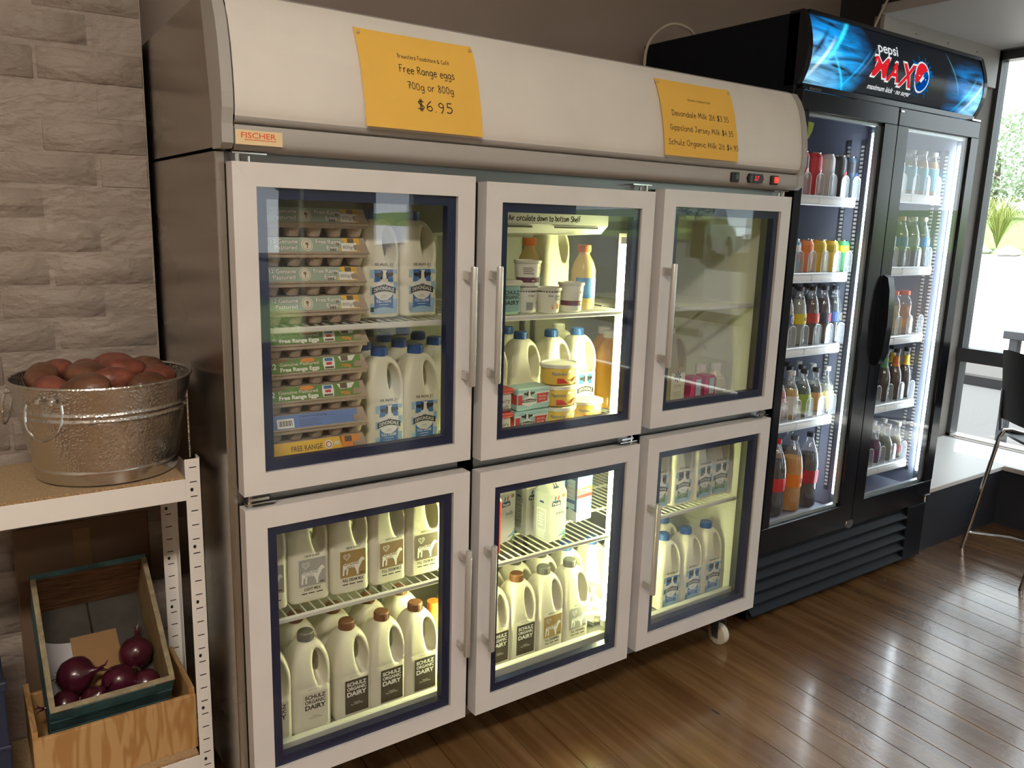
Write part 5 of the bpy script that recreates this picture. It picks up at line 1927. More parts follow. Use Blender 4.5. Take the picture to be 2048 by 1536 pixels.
for q in ((2.00, 2.06, .128, .134, 1.976, 1.984), (2.545, 2.565, .112, .118, 1.955, 1.96), (3.08, 3.15, .112, .140, 1.973, 1.979)):
    ppart(MB().box(*q, M_chrome), 'hinge_plate', smooth=False)

# ------------------------------------------------------------------ drinks
PET = thin_glass('pet_shell', (.96, .975, .98), .09, .03, .10, (.75, .82, .88))
PROFS = {
    # name: (outline, liquid fill height, cap z0, cap r, label z0, z1)
    'coke600': ([(0, 0), (.026, 0), (.032, .006), (.033, .03), (.0295, .055), (.0325, .085), (.0325, .125), (.029, .155), (.020, .185), (.0125, .205), (.0125, .216)], .180, .212, .0145, .085, .125),
    'big125': ([(0, 0), (.036, 0), (.043, .008), (.044, .05), (.042, .095), (.044, .13), (.044, .19), (.036, .235), (.022, .27), (.0135, .290), (.0135, .300)], .225, .296, .0158, .105, .160),
    'water': ([(0, 0), (.028, 0), (.032, .006), (.032, .04), (.029, .055), (.032, .07), (.032, .12), (.030, .145), (.018, .178), (.013, .188), (.013, .198)], .175, .194, .0155, .085, .125),
    'tall_juice': ([(0, 0), (.030, 0), (.033, .005), (.033, .115), (.030, .135), (.0215, .158), (.0215, .172)], .145, .168, .0235, .02, .115),
    'wide': ([(0, 0), (.033, 0), (.037, .006), (.037, .085), (.034, .095), (.036, .12), (.033, .145), (.0215, .165), (.0215, .176)], .125, .172, .024, .03, .07),
    'glass450': ([(0, 0), (.029, 0), (.033, .006), (.034, .09), (.031, .115), (.020, .140), (.0125, .155), (.0125, .180)], .118, .176, .0145, .02, .095),
    'beer': ([(0, 0), (.028, 0), (.031, .005), (.031, .105), (.026, .130), (.0135, .160), (.0125, .205), (.0135, .215)], .150, .212, .0148, .150, .195),
    'small': ([(0, 0), (.026, 0), (.029, .005), (.030, .06), (.026, .085), (.0135, .110), (.0125, .140), (.0135, .150)], .100, .147, .0148, .025, .06),
}


def liquid(c):
    k = 'liquid_%d_%d_%d' % tuple(int(q * 100) for q in c)
    return MATS.get(k) or milky(k, c, .35, .15)


def pm(c):
    k = 'print_%d_%d_%d' % tuple(int(q * 100) for q in c)
    return mat(k, c, .45)


def make_bottle(kind, liq, lab, cap, spot=None, word=None):
    T = thing('drink_bottle', '', 'bottle')
    pr, fill, cz, cr, l0, l1 = PROFS[kind]
    MB().lathe(pr, PET, 18, cap=False).build('bottle_shell', T)
    def rad(z):
        for (ra, za), (rb, zb) in zip(pr[1:-1], pr[2:]):
            if za <= z <= zb and zb > za:
                return ra + (rb - ra) * (z - za) / (zb - za)
        return pr[-1][0]
    if liq:
        q = [(0, .003)] + [(max(r - .0014, .002), max(z, .003)) for r, z in pr[1:] if z < fill] + [(rad(fill) - .0014, fill), (0, fill)]
        MB().lathe(q, liquid(liq), 16, cap=False).build('drink', T)
    MB().lathe([(cr, cz), (cr, cz + .016), (cr * .9, cz + .018), (0, cz + .018)], pm(cap), 14).build('cap', T)
    if lab:
        zz = [l0 + (l1 - l0) * i / 4 for i in range(5)]
        m = MB().lathe([(rad(z) + .0007, z) for z in zz], pm(lab), 22, cap=False)
        if spot:
            r = rad((l0 + l1) / 2) + .0015
            disc(m, 0, (l0 + l1) / 2, .017, (l1 - l0) * .42, pm(spot), lambda x, z: (r * math.sin(x / r + .35), -r * math.cos(x / r + .35), z), 14)
        if word:
            r = rad((l0 + l1) / 2) + .002
            m.text(word, 0, l0 + (l1 - l0) * .35, (l1 - l0) * .32, P_black, lambda x, z: (r * math.sin(x / r + .2), -r * math.cos(x / r + .2), z), w=.03 if len(word) > 1 else .014, bold=.03)
        m.build('printed_label', T, smooth=False)
    return T


def make_can(body, top, spot, h):
    T = thing('drink_can', '', 'can')
    r = .033
    MB().lathe([(0, .003), (.022, 0), (.026, .001), (r, .012), (r, h - .016), (.0265, h - .003)], pm(body), 22, cap=False).build('can_body', T)
    MB().lathe([(.0265, h - .003), (.0275, h), (.026, h), (.0245, h - .004), (0, h - .0035)], M_chrome, 22, cap=False).build('can_lid', T)
    m = MB()
    rr_ = r + .0006
    m.lathe([(rr_, h * .62), (rr_, h - .020)], pm(top), 22, cap=False)
    disc(m, 0, h * .5, .016, .020, pm(spot), lambda x, z: ((rr_ + .0006) * math.sin(x / rr_ + .35), -(rr_ + .0006) * math.cos(x / rr_ + .35), z), 14)
    m.build('printed_band', T, smooth=False)
    return T


def lane(proto, x, z, desc, where, group, y0=.268, dy=.070, n=3):
    for k in range(n):
        pos = ['front', 'second', 'third'][k]
        proto.put((x, y0 + dy * k, z + .0012), RND.uniform(-.15, .15), '%s, %s, %s in lane' % (desc, where, pos), group)


W1 = 'left cooler door, top shelf'
for x, (b, t, s_, d) in zip(SLX[1:], (((.55, .02, .04), (.03, .02, .02), (.8, .75, .72), 'tall red and black drink can'), ((.55, .02, .04), (.60, .03, .05), (.75, .6, .6), 'tall bright red drink can'),
                                  ((.52, .55, .58), (.60, .62, .64), (.3, .33, .4), 'tall silver drink can'), ((.02, .02, .025), (.02, .02, .025), (.6, .05, .06), 'tall black drink can with red spot'),
                                  ((.02, .05, .08), (.02, .02, .03), (.05, .15, .4), 'tall dark blue drink can'))):
    lane(Proto(make_can, b, t, s_, .158), x, SHL[0], d, W1, 'cans on the top left cooler shelf')
W2 = 'left cooler door, second shelf'
for x, (b, t, s_, d) in zip(SLX[1:], (((.12, .36, .55), (.70, .72, .70), (.6, .06, .06), 'white and blue drink can'), ((.80, .25, .10), (.75, .20, .03), (.75, .45, .35), 'orange drink can'),
                                  ((.72, .50, .05), (.60, .45, .04), (.70, .68, .5), 'yellow drink can'), ((.74, .52, .06), (.48, .38, .06), (.75, .72, .6), 'mustard yellow drink can'),
                                  ((.05, .32, .12), (.62, .55, .05), (.5, .6, .4), 'green and yellow drink can'))):
    lane(Proto(make_can, b, t, s_, .124), x, SHL[1], d, W2, 'cans on the second left cooler shelf')
W3 = 'left cooler door, third shelf'
for x, (l, lb, c, s_, w_, d) in zip(SLX[1:], (((.42, .30, .24), (.03, .10, .35), (.05, .05, .06), (.75, .35, .04), None, 'bottle with blue and orange label'),
                                         ((.55, .57, .50), (.72, .58, .02), (.05, .05, .06), None, 'SOLO', 'bottle with yellow label'),
                                         ((.10, .03, .03), (.45, .04, .04), (.05, .04, .05), (.7, .35, .03), None, 'cola bottle with red label'),
                                         ((.03, .02, .02), (.04, .05, .10), (.04, .04, .05), (.65, .06, .05), None, 'dark cola bottle with red spot'),
                                         ((.05, .09, .10), (.06, .12, .30), (.03, .04, .05), (.7, .38, .04), None, 'dark bottle with orange blue label'))):
    lane(Proto(make_bottle, 'coke600', l, lb, c, s_, w_), x, SHL[2], d, W3, 'bottles on the third left cooler shelf')
W4 = 'left cooler door, fourth shelf'
for x, (l, lb, c, s_, d) in zip(SLX[1:], (((.55, .06, .08), (.70, .45, .40), (.6, .6, .6), None, 'red juice bottle'), ((.80, .50, .04), (.72, .70, .62), (.75, .74, .7), (.6, .25, .1), 'orange juice bottle, white label'),
                                     ((.03, .12, .04), (.30, .42, .08), (.02, .02, .02), None, 'dark green bottle with lime label'), ((.03, .02, .02), (.55, .30, .12), (.02, .02, .02), None, 'black drink bottle with tan label'),
                                     ((.55, .58, .42), (.60, .58, .30), (.5, .5, .48), None, 'pale lemon drink bottle'))):
    lane(Proto(make_bottle, 'glass450', l, lb, c, s_), x, SHL[3], d, W4, 'bottles on the fourth left cooler shelf')
W5 = 'left cooler door, bottom rack'
for x, (l, lb, c, s_, w_, d) in zip((2.072, 2.176, 2.285, 2.392), (((.04, .35, .08), (.30, .50, .05), (.05, .3, .1), (.05, .4, .12), None, 'large green lemonade bottle'),
                                    ((.025, .012, .01), (.62, .03, .04), (.60, .03, .04), None, None, 'large cola bottle with red cap'),
                                    ((.85, .40, .03), (.80, .22, .02), (.12, .13, .16), None, 'S', 'large orange fizzy drink bottle'),
                                    ((.02, .012, .012), (.40, .03, .05), (.02, .02, .02), None, None, 'large dark cola bottle with red label'))):
    lane(Proto(make_bottle, 'big125', l, lb, c, s_, w_), x, .373, d, W5, 'large bottles on the bottom rack', .250, .098, 3)
V = ['right cooler door, %s shelf' % q for q in ('top', 'second', 'third', 'fourth', 'bottom')]
for x, (l, lb, c, d) in zip(SRX[1:], (((.16, .05, .14), (.10, .42, .52), (.55, .56, .56), 'purple juice bottle with cyan label'), ((.25, .38, .06), (.12, .45, .55), (.55, .56, .56), 'green juice bottle with cyan label'),
                                 ((.72, .42, .03), (.12, .48, .58), (.40, .40, .38), 'amber juice bottle with cyan label'), ((.80, .46, .04), (.12, .46, .56), (.40, .40, .38), 'orange juice bottle with cyan label'))):
    lane(Proto(make_bottle, 'tall_juice', l, lb, c), x, SHR[0], d, V[0], 'bottles on the top right cooler shelf', n=2)
for x, (lb, c, s_, d) in zip(SRX[1:], (((.30, .40, .55), (.7, .72, .74), None, 'clear water bottle with pale blue label'), ((.05, .16, .42), (.70, .45, .45), (.6, .65, .2), 'water bottle with blue label, pink cap'),
                                      ((.25, .36, .45), (.72, .74, .76), (.6, .15, .1), 'clear water bottle with red marked label'), ((.06, .20, .55), (.72, .74, .76), (.7, .55, .08), 'water bottle with blue yellow label'))):
    lane(Proto(make_bottle, 'water', (.30, .38, .42), lb, c, s_), x, SHR[1], d, V[1], 'bottles on the second right cooler shelf', n=2)
for x, (l, d) in zip(SRX[1:4], (((.50, .40, .08), 'yellow sports drink bottle with orange cap'), ((.62, .42, .08), 'golden sports drink bottle with orange cap'), ((.72, .30, .05), 'orange sports drink bottle with orange cap'))):
    lane(Proto(make_bottle, 'wide', l, l, (.85, .15, .04)), x, SHR[2], d, V[2], 'sports drinks on the third right cooler shelf', dy=.080, n=2)
for x, (l, lb, c, d) in zip(SRX[1:], (((.25, .06, .05), (.5, .5, .5), (.03, .07, .42), 'red drink bottle with blue cap'), ((.10, .04, .02), (.15, .40, .20), (.03, .03, .03), 'brown bottle with green neck label'),
                                 ((.12, .04, .02), (.75, .25, .05), (.03, .03, .03), 'brown bottle with orange neck label'), ((.05, .03, .03), (.65, .50, .08), (.03, .03, .03), 'dark bottle with yellow neck label'))):
    lane(Proto(make_bottle, 'beer', l, lb, c), x, SHR[3], d, V[3], 'glass bottles on the fourth right cooler shelf', n=2)
for x, (l, lb, d) in zip(SRX[1:], (((.14, .04, .16), (.16, .05, .18), 'small dark purple glass bottle'), ((.20, .05, .17), (.22, .06, .2), 'small plum glass bottle'), ((.45, .50, .40), None, 'small clear lemonade glass bottle'),
                               ((.55, .52, .36), (.55, .20, .22), 'small clear glass bottle with pink label'))):
    lane(Proto(make_bottle, 'small', l, lb, (.55, .56, .56)), x, SHR[4], d, V[4], 'small glass bottles on the bottom right cooler shelf', n=2)
# leaf-shaped shelf talkers hanging in the cooler
M_leaf = mat('leaf_card_green', (.42, .55, .08), .6)
for i, (x, z, sc_) in enumerate(((2.035, 1.845, 1.0), (2.005, 1.785, .8))):
    T = thing('leaf_card', ['upper', 'lower'][i] + ' lime green leaf shaped card at top of left cooler door', 'card', (x, .160, z), 0, 'leaf cards in the cooler')
    pts = [(-.040, -.028), (-.042, .004), (-.024, .028), (.010, .034), (.046, .032), (.040, .004), (.022, -.022), (-.006, -.034)]
    MB().prism([(a * sc_, b_ * sc_) for a, b_ in pts], -.0006, .0006, M_leaf, 'xz').build('card', T, smooth=False)
    m = MB()
    for j in range(3):
        rect(m, -.020 * sc_, .018 * sc_, (-.008 + j * .012) * sc_, (-.005 + j * .012) * sc_, pm((.15, .25, .03)), lambda a, b_: (a, -.0012, b_))
    m.build('print_lines', T, smooth=False)

# cables
M_cable = mat('cream_cable', (.62, .56, .44), .5)
def cable(label, pts, r, name='power_cable'):
    out = []
    P = [Vector(p) for p in pts]
    n = len(P)
    for i in range(n - 1):
        p0, p1, p2, p3 = P[max(i - 1, 0)], P[i], P[i + 1], P[min(i + 2, n - 1)]
        for j in range(8):
            t = j / 8
            out.append(.5 * ((2 * p1) + (p2 - p0) * t + (2 * p0 - 5 * p1 + 4 * p2 - p3) * t * t + (3 * p1 - p0 - 3 * p2 + p3) * t ** 3))
    out.append(P[-1])
    return tag(MB().tube(out, r, M_cable, 8).build(name), label, 'cable')


cable('pale power cable arching over the top of the drinks cooler', [(1.90, .80, 1.93), (1.895, .84, 2.10), (1.93, .86, 2.23), (2.00, .82, 2.30), (2.10, .80, 2.29), (2.18, .84, 2.245), (2.25, .90, 2.235)], .006)
cable('thin pale cable hanging from the canopy above the cooler', [(3.20, .60, 2.70), (3.17, .60, 2.58), (3.12, .61, 2.48), (3.10, .62, 2.40), (3.12, .63, 2.235)], .005)
# ------------------------------------------------------------------ white shelf unit
M_white_steel = mat('white_powder_coat', (.88, .86, .82), .38)
M_chip = mat('chipboard', (.46, .33, .19), .75, vary=.18, vscale=160)
M_chipedge = mat('chipboard_edge', (.42, .27, .14), .85, vary=.5, vscale=260, bump=.6, bscale=300)
M_hole = mat('hole_dark', (.01, .01, .01), .8)
SO = (-.5, .315, 0)
SU = thing('shelf_unit', 'white slotted steel shelf unit with chipboard shelves beside the fridge', 'shelf', SO)


def spart(mb, name, parent=None, **k):
    return mb.build(name, parent or SU, off=SO, **k)


SX0, SX1, SY0, SY1, SZ = -.975, -.047, .170, .462, .958
for px, sx in ((SX1, -1), (SX0, 1)):
    for py, sy in ((SY0, 1), (SY1, -1)):
        m = MB()
        a, b = sorted((px, px + sx * .034)); c, d = sorted((py, py + sy * .034))
        y0, y1 = (py, py + .0018) if sy > 0 else (py - .0018, py)
        m.box(a, b, y0, y1, 0, SZ, M_white_steel)
        x0, x1 = (px - .0018, px) if sx < 0 else (px, px + .0018)
        m.box(x0, x1, c, d, 0, SZ, M_white_steel)
        # pressed slots and bolt holes
        n = int(SZ / .0345)
        fy = y0 - .0006 if sy > 0 else y0 - .0006
        for i in range(n):
            z = SZ - .020 - i * .0345
            q = px + sx * .017
            m.box(q - .0075, q + .0075, fy, fy + .001, z - .001, z + .0012, M_hole)
            m.box(q - .0075, q + .0085, fy, fy + .001, z - .0085, z - .0072, M_white_steel)
            m.box(q - .0085 * -sx - .001, q - .0085 * -sx + .001, fy, fy + .001, z - .008, z, M_white_steel)
            if i % 4 == 1:
                m.prism([(q - .004 + .0035 * math.cos(t), z - .018 + .0045 * math.sin(t)) for t in [2 * PI * j / 10 for j in range(10)]], fy, fy + .001, M_hole, 'xz')
        spart(m, 'post', smooth=False)
for z1 in (.912, .210):
    spart(MB().box(SX0 + .034, SX1 - .034, SY0 + .0005, SY0 + .003, z1 - .051, z1, M_white_steel, .0008), 'front_beam', smooth=False)
    spart(MB().box(SX0 + .034, SX1 - .034, SY1 - .003, SY1 - .0005, z1 - .051, z1, M_white_steel, .0008), 'back_beam', smooth=False)
    for x in (SX0 + .002, SX1 - .0045):
        spart(MB().box(x, x + .0025, SY0 + .034, SY1 - .034, z1 - .045, z1, M_white_steel, .0008), 'side_beam', smooth=False)
    m = MB()
    m.box(SX0 + .036, SX1 - .036, SY0 + .0035, SY1 - .0035, z1 - .007, z1 + .005, M_chipedge)
    m.box(SX0 + .036, SX1 - .036, SY0 + .0042, SY1 - .0042, z1 + .005, z1 + .0056, M_chip)
    spart(m, 'chipboard_shelf', smooth=False)
ST = .9176

# ------------------------------------------------------------------ galvanised tub of potatoes
def galv():
    m = bpy.data.materials.new('hammered_zinc')
    nt, b = nodes_of(m)
    L = nt.links.new
    b.inputs['Metallic'].default_value = 1
    b.inputs['Base Color'].default_value = (.74, .73, .70, 1)
    b.inputs['Roughness'].default_value = .24
    tc = nt.nodes.new('ShaderNodeTexCoord')
    v = nt.nodes.new('ShaderNodeTexVoronoi'); v.inputs['Scale'].default_value = 175
    v.feature = 'SMOOTH_F1'; v.inputs['Smoothness'].default_value = .6
    L(tc.outputs['Object'], v.inputs['Vector'])
    sep = nt.nodes.new('ShaderNodeSeparateXYZ'); L(tc.outputs['Object'], sep.inputs[0])
    mr = nt.nodes.new('ShaderNodeMapRange'); mr.inputs['From Min'].default_value = .034; mr.inputs['From Max'].default_value = .040
    L(sep.outputs['Z'], mr.inputs['Value'])
    st = nt.nodes.new('ShaderNodeMath'); st.operation = 'MULTIPLY'; st.inputs[1].default_value = .6
    L(mr.outputs['Result'], st.inputs[0])
    bp = nt.nodes.new('ShaderNodeBump'); bp.inputs['Distance'].default_value = .0018
    L(st.outputs[0], bp.inputs['Strength'])
    L(v.outputs['Distance'], bp.inputs['Height']); L(bp.outputs[0], b.inputs['Normal'])
    return m


M_zinc = galv()
TB = thing('metal_tub', 'round hammered zinc tub holding red potatoes', 'tub', (-.213, .318, ST), .0)
TH, R0, R1 = .222, .140, .182
def tr(z): return R0 + (R1 - R0) * (z / TH) ** .9
pr = [(0, .006), (R0 - .006, .006), (R0 - .002, .001), (R0 + .003, .001), (R0 + .004, .004)]
for i in range(1, 25):
    z = TH * i / 24
    r = tr(z)
    for zc, wd in ((.030, .0035), (.158, .004), (.170, .004)):
        r += .0032 * math.exp(-((z - zc) / wd) ** 2)
    pr.append((r, z))
fine = []
for k_ in range(97):
    z = .004 + (TH - .004) * k_ / 96
    r = tr(z) + sum(a * math.exp(-((z - zc) / .0032) ** 2) for zc, a in ((.031, .0022), (.150, .0028), (.163, .0028)))
    if z < .028: r += .0018
    fine.append((r, z))
MB().lathe([(0, .004), (R0 - .004, .004)] + fine + [(R1 - .0015, TH + .001), (tr(TH * .8) - .002, TH * .8), (R0 - .002, .010), (0, .010)], M_zinc, 72, sx=1.02, sy=.97, cap=False).build('tub_body', TB, angle=40)
rp = [(R1 * 1.02 * math.cos(2 * PI * i / 72), R1 * .97 * math.sin(2 * PI * i / 72), TH) for i in range(72)]
MB().tube(rp, .0038, M_zinc, 8, closed=True).build('rolled_rim', TB)
MB().box(-.006, .006, -R1 * .97 - .001, -R1 * .97 + .002, .02, TH - .01, M_zinc).build('seam', TB, smooth=False).rotation_euler = (0, 0, math.radians(70))


def tub_handle(ang):
    T = MB()
    w, d = .040, .074
    P = [(-w, 0, 0)] + [(-w * 1.05, 0, -.012)] + [(-w * math.cos(t) * 1.05, 0, -.026 - (d - .026) * math.sin(t)) for t in [PI * i / 12 for i in range(0, 13)]] + [(w * 1.05, 0, -.012), (w, 0, 0)]
    P += [(w * (1 - 2 * i / 6), 0, .0015) for i in range(1, 6)]
    T.tube(P, .0030, M_chrome, 8, closed=True)
    # rest against the flared side
    tilt = math.atan2(R1 - R0, TH)
    R = Matrix.Rotation(ang, 4, 'Z') @ Matrix.Translation((0, -R1 - .006, .192)) @ Matrix.Rotation(-tilt * .9, 4, 'X')
    T.v = [tuple(R @ Vector(p)) for p in T.v]
    h = T.build('handle', TB)
    e = MB()
    for s in (-.020, .012):
        e.box(s, s + .010, -.004, .008, -.002, .012, M_zinc, .002)
    e.v = [tuple(R @ Vector(p)) for p in e.v]
    e.build('handle_lug', h)


tub_handle(math.radians(-44))
tub_handle(math.radians(-106))

# potatoes
M_pot = mat('red_potato_skin', (.24, .075, .048), .36, vary=.5, vscale=26, bump=.35, bscale=90)
_pot = []
for v in range(5):
    rg = random.Random(40 + v)
    ph = [rg.uniform(0, 6.3) for _ in range(6)]
    def pf(u, w, ph=ph):
        a, b_ = 2 * PI * u, PI * w
        x, y, z = math.sin(b_) * math.cos(a), math.sin(b_) * math.sin(a), math.cos(b_)
        k = 1 + .07 * math.sin(2 * x + ph[0]) + .06 * math.sin(3 * y + ph[1]) + .05 * math.sin(3 * z + ph[2]) + .02 * math.sin(7 * x + 5 * y + ph[3])
        return (x * k * .053, y * k * .035, z * k * .033)
    m = MB().grid(pf, 28, 18, M_pot)
    for j in range(5):       # eyes
        pass
    if v % 2:
        m.mats = [mat('brown_potato_skin', (.16, .070, .038), .36, vary=.5, vscale=26, bump=.35, bscale=90)]
    _pot.append(m.mesh('potato', angle=180))
# visible top layer (local x, y, height over rim, tilt) and the layer under it
PT = [(-.098, .088, .004, .4), (-.112, .014, .006, 1.3), (-.036, .070, .006, .9), (-.030, -.006, .010, 2.3), (.030, .108, .004, 1.4), (.050, .018, .010, .15), (.112, .072, .000, 1.2),
      (-.118, -.066, -.006, .6), (-.056, -.092, -.002, .3), (.030, -.080, .002, .1), (.112, -.030, -.004, .5), (.084, -.108, -.012, 2.4)]
PN = ['at the back left', 'at the left', 'left of centre', 'in the centre', 'against the back rim', 'right of centre with long pale side', 'at the back right',
      'at the far left front', 'at the front left of centre', 'at the front right of centre', 'at the right', 'low at the front right']
PT = [list(q) for q in PT]
for it in range(60):           # let them settle apart
    for i in range(len(PT)):
        for j in range(i):
            dx, dy = PT[i][0] - PT[j][0], PT[i][1] - PT[j][1]
            d = math.hypot(dx, dy) or 1e-6
            if d < .074:
                s_ = (.074 - d) / d * .25
                PT[i][0] += dx * s_; PT[i][1] += dy * s_; PT[j][0] -= dx * s_; PT[j][1] -= dy * s_
        r = math.hypot(PT[i][0], PT[i][1])
        if r > .122:
            PT[i][0] *= .122 / r; PT[i][1] *= .122 / r
for i, (x, y, dz, a) in enumerate(PT):
    rg = random.Random(i)
    o = bpy.data.objects.new('potato', _pot[i % 5]); COL.objects.link(o)
    if math.hypot(x, y) > .09:
        a = math.atan2(y, x) + PI / 2 + rg.uniform(-.15, .15)
    o.location = (-.213 + x, .318 + y * .97, ST + TH + dz - .008)
    o.rotation_euler = (rg.uniform(-.2, .2), rg.uniform(-.2, .2), a)
    s_ = rg.uniform(.92, 1.04); o.scale = (s_, s_, s_)
    tag(o, 'red potato in the zinc tub, lying ' + PN[i], 'potato', 'potatoes in the tub')
for i in range(9):
    a = 2 * PI * i / 8
    o = bpy.data.objects.new('potato', _pot[i % 5]); COL.objects.link(o)
    r = .098 if i < 8 else 0
    o.location = (-.213 + r * math.cos(a), .318 + r * math.sin(a), ST + TH - .078)
    o.rotation_euler = (0, 0, a + PI / 2)
    o.scale = (.95, .95, .95)
    tag(o, 'red potato buried under the top layer in the zinc tub', 'potato', 'buried potatoes in the tub')

# ------------------------------------------------------------------ pine box, blue crate, onions
def pine():
    m = bpy.data.materials.new('pine_ply')
    nt, b = nodes_of(m)
    L = nt.links.new
    tc = nt.nodes.new('ShaderNodeTexCoord')
    mp = nt.nodes.new('ShaderNodeMapping'); mp.inputs['Scale'].default_value = (14, 3, 2.2)
    L(tc.outputs['Object'], mp.inputs['Vector'])
    n = nt.nodes.new('ShaderNodeTexNoise'); n.inputs['Scale'].default_value = 1.6; n.inputs['Detail'].default_value = 2; n.inputs['Distortion'].default_value = .4
    L(mp.outputs[0], n.inputs['Vector'])
    w = nt.nodes.new('ShaderNodeMath'); w.operation = 'MULTIPLY'; w.inputs[1].default_value = 34
    L(n.outputs['Fac'], w.inputs[0])
    s = nt.nodes.new('ShaderNodeMath'); s.operation = 'SINE'; L(w.outputs[0], s.inputs[0])
    cr = nt.nodes.new('ShaderNodeValToRGB')
    e = cr.color_ramp.elements
    e[0].position = .0; e[0].color = (.54, .34, .145, 1); e[1].position = .9; e[1].color = (.42, .22, .075, 1)
    mr = nt.nodes.new('ShaderNodeMapRange'); mr.inputs['From Min'].default_value = -.4; mr.inputs['From Max'].default_value = 1
    L(s.outputs[0], mr.inputs['Value']); L(mr.outputs['Result'], cr.inputs['Fac'])
    L(cr.outputs[0], b.inputs['Base Color'])
    b.inputs['Roughness'].default_value = .55
    return m


M_pine = pine()
BZ = .2158
PB = thing('pine_box', 'open pine plywood box on the lower shelf', 'box', (-.245, .31, BZ))
o_ = PB.location
MB().box(-.175, .168, -.112, -.100, 0, .142, M_pine, .001).build('front_board', PB, smooth=False)
MB().box(-.175, .168, .128, .140, 0, .122, M_pine, .001).build('back_board', PB, smooth=False)
MB().box(-.175, -.163, -.100, .128, 0, .155, M_pine, .001).build('side_board', PB, smooth=False)
MB().box(.156, .168, -.100, .128, 0, .155, M_pine, .001).build('side_board', PB, smooth=False)
MB().box(-.163, .156, -.100, .128, 0, .038, M_pine).build('bottom_board', PB, smooth=False)

M_bluew = mat('worn_blue_paint', (.065, .160, .180), .6, vary=.45, vscale=16, bump=.4, bscale=60)
M_edgew = mat('worn_edge_wood', (.30, .25, .15), .7, vary=.4, vscale=40, bump=.4, bscale=80)
M_oldw = mat('old_brown_wood', (.20, .10, .045), .75, vary=.55, vscale=6, stretch=(2, 14, 14), bump=.8, bscale=12)
M_innerw = mat('inner_straw_wood', (.28, .19, .08), .7, vary=.3, vscale=20)
M_floorw = mat('crate_floor_wood', (.055, .050, .040), .75, vary=.35, vscale=12)
CW, CLn, CD = .132, .358, .180
tilt = math.radians(37)
CR = thing('wooden_crate', 'small worn blue wooden crate tilted forward in the pine box', 'crate', (-.249, .222, .400))
CR.rotation_euler = (tilt, 0, 0)
# local: x across, y up the slope, z out of the opening; rim at z = 0
t = .011
m = MB().box(-CW, CW, 0, t, -.052, 0, M_bluew, .002); m.box(-CW, CW, -.001, t + .001, -.004, .0008, M_edgew, .001)
m.box(-CW + .045, CW - .045, -.0022, 0, -.050, -.004, M_bluew)
m.build('front_board', CR, smooth=False)
MB().box(-CW, CW, 0, t, -.104, -.056, M_bluew, .002).build('front_board', CR, smooth=False)
MB().box(-CW, CW, 0, t, -CD, -.108, M_bluew, .002).build('front_board', CR, smooth=False)
m = MB().box(-CW, CW, CLn - t, CLn, -CD, 0, M_oldw, .002); m.box(-CW, CW, CLn - t - .001, CLn + .001, -.006, .001, M_bluew, .001)
m.build('back_board', CR, smooth=False)
for s_ in (-1, 1):
    a, b_ = sorted((s_ * CW, s_ * (CW - t)))
    m = MB().box(a, b_, t, CLn - t, -CD, 0, M_bluew if s_ < 0 else M_innerw, .002)
    m.box(a - .0006, b_ + .0006, t, CLn - t, -.003, .0012, M_edgew, .0006)
    m.build('side_board', CR, smooth=False)
for i, (a, b_) in enumerate(((-CW + t, -.005), (-.001, CW - t))):
    MB().box(a, b_, t, CLn - t, -CD, -CD + .008, M_floorw, .001).build('floor_board', CR, smooth=False)
Rm = Matrix.Translation(CR.location) @ Matrix.Rotation(tilt, 4, 'X')
def in_crate(x, y, z): return Rm @ Vector((x, y, z))


for nm, lab_, colr, x0, x1, y0, y1, lift in (('white_paper', 'sheet of white paper on the floor of the blue crate', mat('white_sheet', (.52, .50, .52), .8), -.117, -.050, .060, .262, .0),
                                            ('brown_paper', 'piece of brown wrapping paper in the blue crate under the onions', mat('brown_sheet', (.33, .19, .08), .8, vary=.1), -.056, .052, .050, .254, .002)):
    mb = MB()
    f = lambda u, v, lift=lift: tuple(in_crate(x0 + (x1 - x0) * u, y0 + (y1 - y0) * v, -CD + .0095 + lift + .006 * math.sin(PI * v * 1.2) * (u * .6 + .4)))
    g2 = lambda u, v, lift=lift: tuple(in_crate(x1 - (x1 - x0) * u, y0 + (y1 - y0) * v, -CD + .0090 + lift + .006 * math.sin(PI * v * 1.2) * ((1 - u) * .6 + .4)))
    mb.grid(f, 8, 10, colr); mb.grid(g2, 8, 10, colr)
    tag(mb.build(nm), lab_, 'paper')
M_onion = mat('red_onion_skin', (.070, .010, .022), .28, vary=.35, vscale=9, stretch=(1, 1, 5), coat=.3)
M_root = mat('onion_root', (.14, .07, .05), .9)


